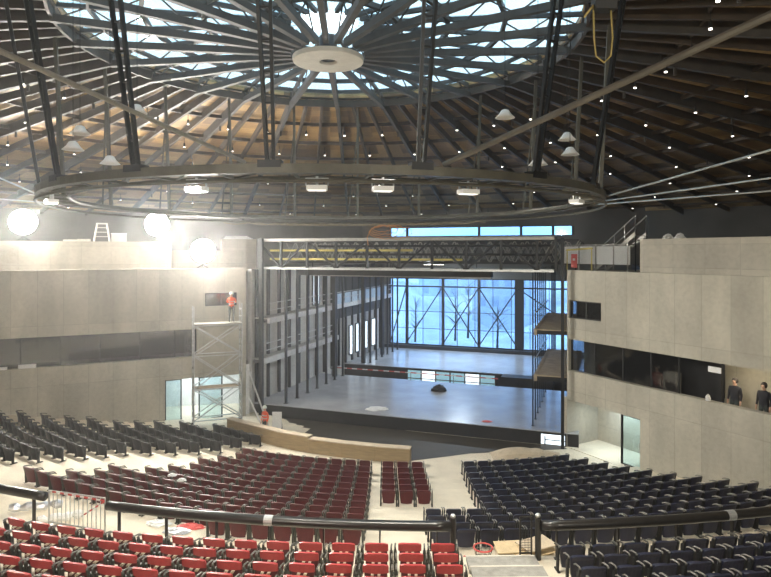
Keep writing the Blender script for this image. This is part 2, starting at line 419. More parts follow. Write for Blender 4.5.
# dark glazing in the ribbon and small window
def windowobj(name, boxes_frame, boxes_pane, mf, mp, base, rot, label):
    o = MB()
    for q in boxes_frame: o.box(*q)
    w = tag(o.build(name, mf, loc=(base.x, base.y, 0), rotz=rot), label, 'window', kind='structure')
    for q in boxes_pane:
        MB().box(*q).build('pane', mp, w, loc=(0,0,0))
    return w
ws = [sL(u) for u in (-60, -20, 20, 60, 100, 140, 175, 196)]
windowobj('window_1', [(s_-.03, s_+.03, .20, .28, 4.35, 5.98) for s_ in ws], [(ws[i]+.03, ws[i+1]-.03, .23, .25, 4.36, 5.97) for i in range(len(ws)-1)], DARK, GLASSD, WL0, rotL, 'dark glazed ribbon window in the wall behind dark grey seats')
windowobj('window_2', [(sw0, sw1, .12, .2, 7.35, 7.41), (sw0, sw1, .12, .2, 8.09, 8.15), (sw0, sw0+.06, .12, .2, 7.41, 8.09), (sw1-.06, sw1, .12, .2, 7.41, 8.09), ((sw0+sw1)/2-.03, (sw0+sw1)/2+.03, .12, .2, 7.41, 8.09)],
          [(sw0+.06, (sw0+sw1)/2-.03, .15, .17, 7.41, 8.09), ((sw0+sw1)/2+.03, sw1-.06, .15, .17, 7.41, 8.09)], DARK, GLASSD, WL0, rotL, 'small dark window high behind the scaffold tower')
# glass doors
def door(name, s0, s1, z0, z1, base, rot, label, y=.18):
    o = MB(); f = .07
    for q in ((s0,s0+f,y-.05,y+.05,z0,z1),(s1-f,s1,y-.05,y+.05,z0,z1),(s0+f,s1-f,y-.05,y+.05,z1-f,z1),(s0+f,s1-f,y-.05,y+.05,z0,z0+.1)): o.box(*q)
    d = tag(o.build(name, DARK, loc=(base.x, base.y, 0), rotz=rot), label, 'door', kind='structure')
    MB().box(s0+f, s1-f, y-.012, y+.012, z0+.1, z1-f).build('pane', GLASSC, d, loc=(0,0,0))
    h = MB(); h.tube([(s1-.16,y-.1,z0+.9),(s1-.16,y-.1,z0+1.3)], .018, 8); h.box(s1-.17,s1-.15,y-.1,y-.05,z0+.92,z0+.95); h.box(s1-.17,s1-.15,y-.1,y-.05,z0+1.25,z0+1.28)
    h.build('door_handle', GALV, d, loc=(0,0,0))
    return d
zf = .42
sA, sB2, sC = sL(182), sL(199), sL(223)
door('door_1', sd0, sA, zf, 3.06, WL0, rotL, 'leftmost glass door leaf beside the scaffold tower')
door('door_2', sB2, sC, zf, 3.06, WL0, rotL, 'glass door leaf behind the legs of the scaffold tower')
# lobby behind the doors
tag(MB().box(sd0-1, sd1+.6, 3.2, 3.4, -.2, 3.6).box(sd0-1.2, sd0-1, .36, 3.4, -.2, 3.6).box(sd1+.4, sd1+.6, .36, 3.2, -.2, 3.6).build('wall_lobby', WHITE, loc=(WL0.x,WL0.y,0), rotz=rotL), 'white lobby wall behind the glass doors', 'wall', kind='structure')
tag(MB().box(sd0-1, sd1+.6, .0, 3.2, .2, .42).build('floor_lobby', FLOORM, loc=(WL0.x,WL0.y,0), rotz=rotL), 'pale lobby floor behind the glass doors', 'floor', kind='structure')
tag(MB().box(sd0-1, sd1+.4, .36, 3.2, 3.4, 3.6).build('ceiling_lobby', WHITE, loc=(WL0.x,WL0.y,0), rotz=rotL), 'white lobby ceiling behind the glass doors', 'ceiling', kind='structure')

# right wall
WR0 = Vector((9.68, 32.0)); WRd = Vector((5.16,-8.9)).normalized(); WRn = Vector((-WRd.y, WRd.x))   # n points out of the hall
if WRn.x < 0: WRn = -WRn
rotR = math.atan2(WRd.y, WRd.x)
def WR(s, o, z): q = WR0 + WRd*s + WRn*o; return Vector((q.x, q.y, z))
def sR(u, off=0.0):
    t = (u-U0)/F; o = WR0 + WRn*off
    return (t*o.y - o.x)/(WRd.x - t*WRd.y)
sN = sR(640); sW = sR(601); SE = 30.0; sG = sR(722, 1.35)
# local y points along WRn
wallobj('wall_right', [
    (sN, SE, 0, TH_, -.2, 2.8), (0, SE, 0, TH_, 2.8, 4.36),
    (0, sW, 0, TH_, 6.03, 7.15), (0, sW, 0, TH_, 8.1, 9.69), (sW, SE, 0, TH_, 6.03, 9.69),
    (0, .12, 0, TH_, 7.15, 8.1), (0, .1, 0, TH_, 4.36, 6.03)], CONC, WR0, rotR, 'beige concrete wall with ribbon gallery beside the navy seats')
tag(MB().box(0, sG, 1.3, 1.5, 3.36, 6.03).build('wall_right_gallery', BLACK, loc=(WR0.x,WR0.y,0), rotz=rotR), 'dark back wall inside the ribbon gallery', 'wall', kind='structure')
tag(MB().box(sG-.6, SE, 2.6, 2.8, 3.36, 6.03).build('wall_right_gallery_pale', CONC, loc=(WR0.x,WR0.y,0), rotz=rotR), 'olive concrete back wall behind the dark-coated person', 'wall', kind='structure')
tag(MB().box(0, SE, .36, 2.6, 3.2, 3.35).build('floor_right_gallery', STEPM, loc=(WR0.x,WR0.y,0), rotz=rotR), 'floor of the ribbon gallery above the navy seats', 'floor', kind='structure')
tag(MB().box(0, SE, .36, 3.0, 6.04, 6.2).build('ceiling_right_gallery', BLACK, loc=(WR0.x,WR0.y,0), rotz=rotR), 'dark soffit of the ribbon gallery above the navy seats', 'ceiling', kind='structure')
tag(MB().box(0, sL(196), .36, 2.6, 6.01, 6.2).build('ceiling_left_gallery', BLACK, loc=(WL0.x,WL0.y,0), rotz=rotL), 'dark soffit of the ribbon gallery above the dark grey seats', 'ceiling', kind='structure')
wallobj('wall_right_upper', [(sR(640,2.0), SE, 2.0, 2.4, 9.5, 11.3)], CONC2, WR0, rotR, 'pale set-back upper wall above the right-hand concrete wall'.replace('right-hand concrete wall','small dark window wall'))
tag(MB().box(0, SE, .36, 6, 9.2, 9.62).build('floor_right_terrace', CONC2, loc=(WR0.x,WR0.y,0), rotz=rotR), 'concrete terrace slab under the set-back upper wall', 'floor', kind='structure')
wr = [.1] + [sR(u) for u in (592, 620, 648, 676)]
windowobj('window_3', [(s_-.03, s_+.03, .20, .28, 4.37, 6.02) for s_ in wr], [(wr[i]+.03, wr[i+1]-.03, .23, .25, 4.38, 6.01) for i in range(len(wr)-1)], DARK, GLASSD, WR0, rotR, 'dark glazed ribbon window in the wall beside the navy seats')
mid = (.12+sW)/2
windowobj('window_4', [(.12, sW, .12, .2, 7.15, 7.21), (.12, sW, .12, .2, 8.04, 8.1), (.12, .18, .12, .2, 7.21, 8.04), (sW-.06, sW, .12, .2, 7.21, 8.04), (mid-.03, mid+.03, .12, .2, 7.21, 8.04)],
          [(.18, mid-.03, .15, .17, 7.21, 8.04), (mid+.03, sW-.06, .15, .17, 7.21, 8.04)], DARK, GLASSD, WR0, rotR, 'small dark two-pane window at the corner by the stage')
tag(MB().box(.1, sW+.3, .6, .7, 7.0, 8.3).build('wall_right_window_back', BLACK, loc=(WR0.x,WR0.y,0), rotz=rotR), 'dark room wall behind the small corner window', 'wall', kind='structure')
# recessed entrance under the parapet
wallobj('wall_entrance', [(-.2, sN+1.5, 2.4, 2.6, -.2, 2.9), (-.2, 0, .0, 2.4, -.2, 2.9)], CONC2, WR0, rotR, 'cool-lit pale concrete wall inside the entrance recess')
tag(MB().box(-.2, sN+1.5, .0, 2.6, -.2, .27).build('floor_entrance', FLOORM, loc=(WR0.x,WR0.y,0), rotz=rotR), 'pale floor of the entrance recess', 'floor', kind='structure')
tag(MB().box(-.2, sN+1.5, .36, 2.6, 2.82, 2.95).build('ceiling_entrance', WHITE, loc=(WR0.x,WR0.y,0), rotz=rotR), 'white soffit of the entrance recess', 'ceiling', kind='structure')
door('door_3', sR(618), sN-.02, .28, 2.78, WR0, rotR, 'open glass door with thin dark frame beside the navy seats', y=.25)

# ------------------------------------------------------------------ stage
SZ = 1.0
def slab(name, a0, a1, b0, b1, z0, z1, m): 
    return MB().box(a0, a1, b0, b1, z0, z1, fn=lambda a,b,z: P(a,b,z)).build(name, m)
def sbox(mb, a0, a1, b0, b1, z0, z1): return mb.box(a0, a1, b0, b1, z0, z1, fn=lambda a,b,z: P(a,b,z))
st = sbox(MB(), -1.2, 18.6, 0.0, 10.0, SZ-.05, SZ).build('stage_floor', STAGE)
tag(st, 'grey boarded front stage with dark bundle lying on it', 'stage', kind='structure')
of = sbox(MB(), 15.9, 17.55, .02, .12, .02, .10); 
fas = MB()
oa0, oa1 = on_b(541, .1), on_b(565, .1)
for q in ((-1.2, oa0, .05, .25, -.1, SZ-.05), (oa1, 18.6, .05, .25, -.1, SZ-.05), (oa0, oa1, .05, .25, -.1, .27), (oa0, oa1, .05, .25, SZ-.18, SZ-.05)): sbox(fas, *q)
fas.build('fascia', BLACK, st)
sbox(MB(), oa0, oa1, .12, .15, .27, SZ-.18).build('lit_opening', LITWIN, st)
sbox(sbox(MB(), oa0+.18, oa0+.24, .04, .12, .27, .7), oa0+.18, oa1, .06, .1, .50, .54).build('opening_frame', DARK, st)
sbox(MB(), -1.2, 18.6, 9.8, 9.98, -1.7, SZ-.05).build('rear_fascia', BLACK, st)
bs = tag(sbox(MB(), -1.2, 18.6, 14.5, 24.4, SZ-.05, SZ).build('stage_floor_rear', STAGE), 'blue-lit rear stage floor before the big window', 'stage', kind='structure')
g0, g1 = on_b(407, 14.5), on_b(495, 14.5)
f2 = MB()
for q in ((-1.2, g0, 14.52, 14.7, -1.7, SZ-.05), (g1, 18.6, 14.52, 14.7, -1.7, SZ-.05), (g0, g1, 14.52, 14.7, -1.7, -.6), (g0, g1, 14.52, 14.7, SZ-.2, SZ-.05)): sbox(f2, *q)
f2.build('fascia', BLACK, bs)
for i in range(6):
    a0 = g0 + (g1-g0)*i/6; a1 = g0 + (g1-g0)*(i+1)/6
    sbox(MB(), a0+.05, a1-.05, 14.6, 14.63, -.6, SZ-.2).build('lit_pane', LITTEAL if i not in (1,4) else LITWIN, bs)
    sbox(sbox(MB(), a0-.05, a0+.05, 14.53, 14.66, -.6, SZ-.2), a0+.05, a1-.05, 14.55, 14.6, .1, .16).build('pane_frame', DARK, bs)
# dark lift block standing in the slot
a0, a1 = on_b(496, 11), on_b(551, 11)
tag(sbox(MB(), a0, a1, 13.2, 14.3, -1.7, SZ+.02).build('trap_lift', BLACK), 'dark block filling part of the slot in the stage', 'stage lift')
# kerb upstand at the rear window
tag(sbox(MB(), -1.2, 18.6, 24.0, 24.4, SZ, 1.32).build('trim_1', BLACK), 'dark kerb along the foot of the big window', 'trim', kind='structure')
# tapes along the slot
tp = thing('barrier_tape', 'red and white tape strung along the slot in the stage', 'tape', P(6,9.7,SZ))
tr_ = MB()
aE = on_b(498, 9.7)
for i in range(30):
    x0 = -.2 + (aE+.2)*i/30; x1 = -.2 + (aE+.2)*(i+1)/30
    sbox(tr_.mat(i % 2), x0, x1, 9.70, 9.71, SZ+.55, SZ+.63)
tr_.build('tape_strip', [WHITE, TAPE], tp)
for i in range(5):
    x = -.2 + (aE+.2)*i/4; q0 = P(x,9.72,SZ); MB().tube([q0, q0+Vector((0,0,.66))], .02, 6).build('post', DARK, tp)

# side-stage wall left with mullions
wst = tag(sbox(MB(), -1.6, -1.3, -.1, 24.6, -.2, 9.55).build('wall_stage_left', CONCW), 'grey panelled side-stage wall behind the dark columns', 'wall', kind='structure')
for i in range(17):
    b = .35 + 1.45*i
    sbox(MB(), -1.3, -1.12, b-.09, b+.09, SZ, 9.5).build('mullion', DARK, wst)
tag(sbox(MB(), -1.29, -1.2, 12.2, 24.3, 5.0, 9.55).build('panel_black', BLACK), 'black panel lining the rear of the side-stage wall', 'panel', kind='structure')
tag(sbox(MB(), 22.4, 22.7, 6, 24.6, -.2, 9.55).build('wall_stage_right', BLACK), 'black side-stage wall behind the short galleries', 'wall', kind='structure')
wl = windowobj('window_5', [], [], DARK, LITWIN, Vector((0,0)), 0, 'tall narrow lit slit window in the side-stage wall') if False else None
def slit(name, u0, u1, z0, z1, label, m=LITWIN):
    b0, b1 = on_a(u0, -1.2), on_a(u1, -1.2)
    o = tag(sbox(sbox(sbox(sbox(MB(), -1.24,-1.1,b0-.08,b0,z0,z1), -1.24,-1.1,b1,b1+.08,z0,z1), -1.24,-1.1,b0,b1,z0-.08,z0), -1.24,-1.1,b0,b1,z1,z1+.08).build(name, DARK), label, 'window', kind='structure')
    sbox(MB(), -1.2, -1.17, b0, b1, z0, z1).build('pane', m, o)
slit('window_5', 312.4, 313.8, 6.6, 8.9, 'tall lit slit window in the side-stage wall, nearer the front')
slit('window_6', 317, 318.6, 6.6, 8.9, 'tall lit slit window in the side-stage wall, second from the front')
for i, (ua, ub) in enumerate(((349,352),(355.5,359),(363,367),(371,375))):
    slit('window_%d' % (7+i), ua, ub, 1.6, 4.1, 'lit low window between rear columns of the side stage, %s from the front' % ORD[i+1])

# columns
def column(a, b, z1, w, label):
    o = MB(); sbox(o, a-w/2, a+w/2, b-w/2, b+w/2, SZ, z1)
    c = tag(o.build('stage_column', DARK), label, 'column', kind='structure')
    sbox(MB(), a-w*.9, a+w*.9, b-w*.9, b+w*.9, SZ, SZ+.03).build('base_plate', DARK, c)
    return c
for i in range(16):
    b = .55 + 1.5*i
    if 10 < b < 14.6: continue
    column(.82, b, 9.6, .13, 'slim dark column along the galleried side of the stage, %s from the front' % ORD[i+1])
for i in range(14):
    b = .75 + 1.42*i
    if 9.7 < b < 14.7: continue
    column(16.16, b, 9.6, .08, 'slim dark column beside the short plywood galleries, %s from the front' % ORD[i+1])
q = MB(); sbox(q, -.62, -.38, -.38, -.14, 0, 11.5); tag(q.build('stage_column', DARK), 'tall dark corner post carrying the truss bridge near the scaffold', 'column', kind='structure')
q = MB(); sbox(q, 17.72, 17.88, -.40, -.20, 0, 11.4); tag(q.build('stage_column', DARK), 'tall dark corner post at the edge of the concrete wall', 'column', kind='structure')
for i, (a, b) in enumerate(((.3, 9.2), (.3, 15.2), (.4,19.8))):
    q = MB(); sbox(q, a-.15, a+.15, b-.15, b+.15, SZ, 9.55); tag(q.build('stage_column', DARK), 'thick dark pillar behind the galleried columns, %s from the front' % ORD[i+1], 'column', kind='structure')

# galleries on both sides
def gallery(name, a0, a1, b0, b1, z, label, rail, panels=None):
    g = thing(name, label, 'gallery', P((a0+a1)/2, b0, z))
    sbox(MB(), a0, a1, b0, b1, z-.06, z).build('deck', PLYD if a0 > 5 else CONCW, g)
    e = a0 if a0 > 5 else a1
    sbox(MB(), e-.08, e+.08, b0, b1, z-.33, z+.02).build('edge_beam', PALEB if a0 < 5 else PLYD, g)
    nb = int((b1-b0)/1.45)
    for i in range(nb+1):
        b = b0 + .1 + 1.45*i; sbox(MB(), a0+.05, a1-.1, b-.05, b+.05, z-.28, z-.07).build('joist', DARK, g)
    if rail:
        for h in rail:
            t = MB(); t.tube([P(e, b0+.2, z+h), P(e, b1-.2, z+h)], .03, 6); t.build('handrail', GALV, g)
    if panels:
        for b in panels:
            sbox(MB(), e-.02, e+.02, b+.08, b+1.3, z-.35, z+.85).build('glass_panel', mat_panel, g)
    return g
mat_panel = mat('frosted_panel', (.45,.55,.62), .35, var=.1)
gallery('stage_gallery', -1.1, -.1, -.05, 23.8, 6.45, 'long upper side gallery with frosted panels behind the dark columns', (.95,.5), [10.5+1.5*i for i in range(8)])
gallery('stage_gallery', -1.28, -.45, -.05, 11.5, 3.85, 'low side gallery of thin rails behind the dark columns', (.5,.95))
gallery('stage_gallery', 16.35, 18.55, .2, 9.5, 6.45, 'upper short plywood gallery beside the concrete wall corner', (.9,))
gallery('stage_gallery', 16.35, 18.55, .2, 9.5, 3.95, 'lower short plywood gallery beside the concrete wall corner', (.9,))
# strut clutter of glazed low stores behind
# truss bridge over the stage opening
br = thing('truss_bridge', 'dark steel truss bridge with pale top chord spanning the stage opening', 'truss bridge', P(8.5,0,9.6))
zb_, zt_ = 9.62, 11.46
def bridge_face(b, parent, mtop, us=None):
    sbox(MB(), -.6, 17.35, b-.08, b+.08, zt_-.15, zt_+.03).build('top_chord', mtop, parent)
    sbox(MB(), -.6, 17.35, b-.08, b+.08, zb_-.06, zb_+.05).build('bottom_chord', GALV if mtop is STEEL else DARK, parent)
    A = [on_b(u, b) for u in (258,281,307,336,367,399,432,466,501,537,556)]
    for i, a in enumerate(A):
        sbox(MB(), a-.07, a+.07, b-.07, b+.07, zb_, zt_).build('post', DARK, parent)
    for i in range(len(A)-1):
        m = MB()
        if i % 2 == 0: m.bar(P(A[i],b,zt_-.1), P(A[i+1],b,zb_), .10)
        else: m.bar(P(A[i],b,zb_), P(A[i+1],b,zt_-.1), .10)
        m.build('brace', DARK, parent)
bridge_face(0, br, STEEL)
bridge_face(1.6, br, DARK)
sbox(MB(), -.6, 17.3, .1, 1.5, zb_+.02, zb_+.08).build('walkway', GALV, br)
for z_, a_0, a_1, m_p in ((10.75, -.4, 9.2, YEL), (10.2, -.4, 12.2, YEL), (10.5, 5, 17.2, DARK), (11.0, 3, 17.2, DARK)):  # yellow light inside the bridge is painted into two pipes' colour
    t = MB(); t.tube([P(a_0,.7,z_), P(a_1,.7,z_)], .07, 8); t.build('pipe', m_p, br)
# gridiron: lattice trusses behind the bridge
for gi, bb in enumerate((4.2, 8.2, 12.2, 17.0)):
    g = thing('grid_truss', 'dark lattice truss over the stage, %s behind the bridge' % ORD[gi+1], 'truss', P(8.5,bb,10.2), group='lattice trusses above the stage')
    sbox(MB(), -1.2, 18.5, bb-.06, bb+.06, 11.3, 11.42).build('top_chord', DARK, g)
    sbox(MB(), -1.2, 18.5, bb-.06, bb+.06, 9.9, 10.02).build('bottom_chord', DARK, g)
    w_ = MB()
    for i in range(26):
        a0_ = -1.2 + 19.7*i/26; a1_ = a0_ + 19.7/26
        w_.bar(P(a0_,bb,9.95), P(a1_,bb,11.35), .06); w_.bar(P(a0_,bb,11.35), P(a1_,bb,9.95), .06)
    w_.build('lattice', STEEL if gi < 2 else DARK, g)
bo = thing('fly_border', 'wide dark beam hanging under the trusses above the stage', 'beam', P(5,4.5,9.2))
a0, a1 = on_b(300, 5.0), on_b(492, 5.0)
sbox(MB(), a0, a1, 4.6, 5.4, 9.02, 9.42).build('beam_body', BLACK, bo); sbox(MB(), a0+1.2, a1, 4.55, 4.62, 8.98, 9.04).build('beam_lip', STEEL, bo)
for a in (a0+1, (a0+a1)/2, a1-1): MB().tube([P(a,5,9.4),P(a,5,9.98)], .03, 6).build('hanger', DARK, bo)

# rear wall with the big window and strip window
WB = 24.6
wt = zroof(36.5)
aw0, aw1 = on_b(390, WB), 20.8
zw0, zw1 = 1.32, 8.05
zs0, zs1 = 12.26, 13.06
as0, as1 = on_b(390, WB), on_b(573, WB)
bw = MB()
for q in ((-3.5, aw0, WB, WB+.35, -1.8, wt), (aw1, 23.5, WB, WB+.35, -1.8, wt), (aw0, aw1, WB, WB+.35, -1.8, zw0), (aw0, aw1, WB, WB+.35, zw1, zs0), (aw0, aw1, WB, WB+.35, zs1, wt), (as1, aw1, WB, WB+.35, zs0, zs1)): sbox(bw, *q)
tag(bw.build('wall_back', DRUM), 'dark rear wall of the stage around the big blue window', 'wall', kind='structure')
w = MB()
ua = [407, 443, 479, 518]
mull = [on_b(u, WB) for u in ua]
for i, a in enumerate(mull): sbox(w, a-.13 if i < 3 else a-.3, a+.13 if i < 3 else a+.55, WB-.1, WB+.15, zw0, zw1)
zz = 7.2
sbox(w, aw0, aw1, WB-.06, WB+.1, zz-.07, zz+.07); sbox(w, aw0, aw0+.1, WB-.06, WB+.1, zw0, zw1); sbox(w, aw0, aw1, WB-.06, WB+.1, zw0, zw0+.1); sbox(w, aw0, aw1, WB-.06, WB+.1, zw1-.1, zw1)
for a in [aw0 + 1.75*i for i in range(1, 12)]: sbox(w, a-.025, a+.025, WB+.0, WB+.06, zw0, zw1)
for z in (3.0, 4.7): sbox(w, aw0, aw1, WB, WB+.05, z-.025, z+.025)
win = tag(w.build('window_11', DARK), 'big blue daylit window with dark mullions and cross bracing behind the stage', 'window', kind='structure')
cuts = [aw0] + mull + [aw1]
for i in range(len(cuts)-1): sbox(MB(), cuts[i]+.06, cuts[i+1]-.06, WB+.07, WB+.09, zw0+.05, zw1-.05).build('pane', GLASSB, win)
for (x0, x1) in ((0,2),(1,3),(2,4)):
    A0, A1 = mull[x0] if x0 < 4 else aw1, (mull[x1] if x1 < 4 else aw1)
    m = MB(); mA = mull[x0+1] if x0+1 < 4 else aw1
    m.tube([P(mA, WB-.16, zz), P(A0-.0, WB-.16, zw0+.2)], .06, 6); m.build('brace_rod', DARK, win)
    m = MB(); m.tube([P(mA, WB-.2, zz), P(A1, WB-.2, zw0+.2)], .06, 6); m.build('brace_rod', DARK, win)
m = MB(); m.tube([P(mull[0], WB-.16, zz), P(aw0+.1, WB-.16, zw0+.2)], .06, 6); m.build('brace_rod', DARK, win)
m = MB()
for a in (mull[0], mull[2]): m.lathe([(.0,-.05),(.28,-.05),(.28,.05),(0,.05)], P(a, WB-.2, zz), 16)
m.build('gusset', DARK, win)
w = MB()
sc = [as0] + [on_b(u, WB) for u in (407, 479, 521, 553)] + [as1]
for a in sc: sbox(w, a-.12, a+.12, WB-.02, WB+.2, zs0, zs1)
win2 = tag(w.build('window_12', DARK), 'narrow bright strip window high on the rear wall above the truss bridge', 'window', kind='structure')
for i in range(len(sc)-1): sbox(MB(), sc[i]+.12, sc[i+1]-.12, WB+.07, WB+.09, zs0, zs1).build('pane', STRIPG, win2)

# outside: snowy slope and pale buildings
hl = MB(); nx, ny = 40, 24; vs = []; fs = []
for j in range(ny+1):
    for i in range(nx+1):
        a = -40 + 110*i/nx; b = 26 + 90*j/ny
        z = -.5 + max(0, (b-40))*.085 + 1.4*math.sin(a*.17+b*.07) + .8*math.sin(a*.41-b*.19) + random.uniform(-.25,.25) if j > 1 else .2
        vs.append(P(a, b, z))
for j in range(ny):
    for i in range(nx): fs.append((j*(nx+1)+i, j*(nx+1)+i+1, (j+1)*(nx+1)+i+1, (j+1)*(nx+1)+i))
hl.add(vs, fs); tag(hl.build('outside_ground', HILLM, smooth=True), 'pale snowy slope seen through the big window', 'ground', kind='structure')
for i, (a, b, wdt, h) in enumerate(((6, 60, 9, 9.5), (20, 72, 10, 8), (-8, 84, 12, 11), (34, 96, 12, 13))):
    o = thing('far_building', ['pale building outside behind the first window bays','pale lower building outside beyond the thick mullion','grey-blue block far outside at the window edge','tall pale block far outside the window'][i], 'building', P(a, b, 0))
    sbox(MB(), a-wdt/2, a+wdt/2, b-3, b+4, -2, h).build('walls', BLDM, o)
    sbox(MB(), a-wdt/2-.3, a+wdt/2+.3, b-3.3, b+4.3, h, h+.3).build('roof', HILLM, o)
    for k in range(4):
        for zk in (2.5, 5.5):
            x = a-wdt/2+1+k*(wdt-2)/3.6
            sbox(MB(), x, x+1.1, b-3.06, b-3.0, zk, zk+1.5).build('window', FARW, o)
for i, (u_, b_, h_) in enumerate(((415,34,5.2),(455,36,6.0),(497,33,4.6),(468,44,7))):
    a_ = on_b(u_, b_); o = thing('bare_tree', 'bare winter tree outside the big window, %s from the gallery end' % ORD[i+1], 'tree', P(a_, b_, -.3))
    t = MB(); t.tube([P(a_,b_,-.6), P(a_+.1,b_,h_*.5), P(a_+.05,b_,h_)], .1, 6, rr=[.16,.09,.02]); t.build('trunk', DARK, o)
    t = MB()
    for k in range(26):
        z0 = h_*(.3 + .6*random.random()); an = random.uniform(0, 2*PI); l_ = .5 + random.random()*1.4
        p0 = P(a_+.07, b_, z0); p1 = p0 + Vector((math.cos(an)*l_, math.sin(an)*l_, l_*.7)); t.tube([p0, (p0+p1)/2+Vector((0,0,.12)), p1], .03, 5, rr=[.035,.022,.008])
    t.build('branches', DARK, o)
FLOOD = 1750; SPILL = .18; REAR = 1500; RINGE = 290; SKY = 4.0; EXPO = 0.0; HAZE = .0026; STG1 = 600; STG2 = 1600
# ------------------------------------------------------------------ seats
def shell(w, z0, z1, y0, rec, th, curve, nx=6, nz=5, lip=0.03, taper=0.0):
    """a curved moulded shell; x across, leaning back by rec"""
    vs = []; fs = []
    def pt(i, j, back):
        x = -w/2 + w*i/nx; t = j/nz; z = z0 + (z1-z0)*t
        rx = 1 - .10*max(0, t-.75)*4*abs(2*x/w)**4 - taper*(1-t)**1.5
        zz = z - .035*abs(2*x/w)**4*(t > .9)
        y = y0 - rec*t + curve*(2*x/w)**2 - (th if back else 0) - (lip if (back and j == nz) else 0)
        return (x*rx, y, zz)
    for back in (0, 1):
        for j in range(nz+1):
            for i in range(nx+1): vs.append(pt(i, j, back))
    n = (nx+1)*(nz+1)
    for j in range(nz):
        for i in range(nx):
            a = j*(nx+1)+i
            fs.append((a, a+1, a+nx+2, a+nx+1)); fs.append((n+a, n+a+nx+1, n+a+nx+2, n+a+1))
    for i in range(nx):
        fs.append((i, n+i, n+i+1, i+1)); a = nz*(nx+1)+i; fs.append((a, a+1, n+a+1, n+a))
    for j in range(nz):
        a = j*(nx+1); fs.append((a, a+nx+1, n+a+nx+1, n+a)); a += nx; fs.append((a, n+a, n+a+nx+1, a+nx+1))
    return vs, fs
def seat_proto(name, shellm, padm, legm, armm, brackets, hw=.305):
    r = thing(name, 'x', 'seat')
    ks = []
    z0, z1 = (.505, .72) if brackets else (.10, .66)
    m = MB(); m.add(*shell(.54, z0, z1, .0, .05 if brackets else .10, .035, .05, taper=0 if brackets else .22)); ks.append(m.build('backrest', shellm, r))
    m = MB(); m.add(*shell(.50 if brackets else .46, .12, .57 if brackets else .54, .15, -.02, .06, -.015, lip=0, taper=.15)); ks.append(m.build('seat_pad', padm, r))
    for sx in (-1, 1):
        x = sx*hw
        m = MB(); m.bar((x,.04,.03),(x,.02,.50),(.075 if brackets else .045),.09,up=(0,1,0)); m.box(x-.03,x+.03,-.06,.20,0,.03); m.bar((x,.02,.34),(x,-.05,.60),.04,.06,up=(0,1,0))
        ks.append(m.build('leg', legm, r))
        m = MB(); m.tube([(x,-.085,.615),(x,-.04,.635),(x,.16,.60),(x,.24,.55)], .019, 6); ks.append(m.build('armrest', armm, r))
    if brackets:
        for x in (-.07, .07):
            m = MB(); m.bar((x,-.05,.45),(x,.085,.46),.06,.03); ks.append(m.build('seat_bracket', BEIGE, r))
    KIDS[r.name] = ks
    return r
P_RU = seat_proto('red_auditorium_seat', RED, REDF, LEGM, ARMM, True, .34)
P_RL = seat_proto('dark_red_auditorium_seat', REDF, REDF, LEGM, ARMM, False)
P_NV = seat_proto('navy_auditorium_seat', NAVY, NAVY, DARK, ARMM, False)
P_CH = seat_proto('charcoal_auditorium_seat', CHAR, CHAR, DARK, LEGM, False)
used = set()
def place(proto, r, phi, z, label, group):
    p = sp(r + warp(r, phi), phi, z)
    p.z += lift_r(p.x, r)
    o = proto if proto.name not in used else copy_tree(proto)
    used.add(proto.name)
    # the seat looks along +y towards S
    o.location = p; o.rotation_euler.z = -phi + random.uniform(-.012, .012)
    o['label'] = label; o['group'] = group
    return o
PITCH = .68
def vis(p, mu=14):
    if p.y < 3: return False
    u = U0 + F*p.x/p.y; v = V0 + F*(EYE - p.z - .75)/p.y
    return -80 < u < 850 and v < 622
def arc(r, phi0, phi1, fn, PITCH=.68):
    """seats from phi0 towards phi1 (radians, positive to the barrier side)"""
    d = PITCH/r * (1 if phi1 > phi0 else -1); n = int((phi1-phi0)/d + 1e-6); i = 0
    for i in range(n): fn(i+1, phi0 + d*(i+.5))
ph_x = lambda r, x: math.asin((S.x - x)/r)
G_RL = 'dark red seats in the lower bowl'; G_NL = 'navy seats in the lower bowl'; G_CH = 'dark grey seats by the glass doors'; G_RU = 'red seats behind the handrail'; G_NU = 'navy seats behind the handrail'
for k in range(12):
    r = 23.0 + k; z = rowz(k); row = ORD[k+1]
    phL = math.radians(24.0 if k < 7 else (26.0 if k < 10 else (27.5 if k < 11 else 12.5)))
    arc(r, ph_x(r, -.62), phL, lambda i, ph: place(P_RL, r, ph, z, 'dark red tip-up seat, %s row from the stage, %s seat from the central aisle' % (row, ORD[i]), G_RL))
    if k < 6:
        for c in range(3):
            place(P_RL, r, ph_x(r, .12 + .68*c), z, 'dark red tip-up seat in the narrow three-wide block, %s row, %s column' % (row, ['inner','middle','outer'][c]), 'dark red seats in the narrow block')
    xe = 3.55 - .03*k if k < 8 else 1.25
    re = math.radians([-15.6,-16.4,-17.3,-18.2,-19.0,-19.7,-20.3,-20.9,-21.5,-22.2,-22.8,-23.4][k])
    arc(r, ph_x(r, xe), re - 1.45*PITCH/r, lambda i, ph: place(P_NV, r, ph, z, 'navy tip-up seat, %s row from the stage, %s seat from the central aisle' % (row, ORD[i]), G_NL))
for k in range(-2, 10):
    r = 23.0 + k; z = rowz(k); row = ORD[k+3]
    ph0 = math.radians(24.3 + min(7.3, (k+2)*1.25))
    # the row ends a little before the concrete wall
    ph1 = ph0
    while ph1 < math.radians(64):
        p = sp(r, ph1 + .6/r, 0)
        if (Vector((p.x, p.y)) - WL0).dot(WLn) > -1.0: break
        ph1 += .002
    def put(i, ph):
        p = sp(r, ph, z + .9)
        if U0 + F*p.x/p.y > -90 and not (p.y > 33.5 and p.x > -11.9): place(P_CH, r, ph, z, 'dark grey tip-up seat, %s row from the stage, %s seat from the diagonal aisle' % (row, ORD[i]), G_CH)
    arc(r, ph0, ph1, put)
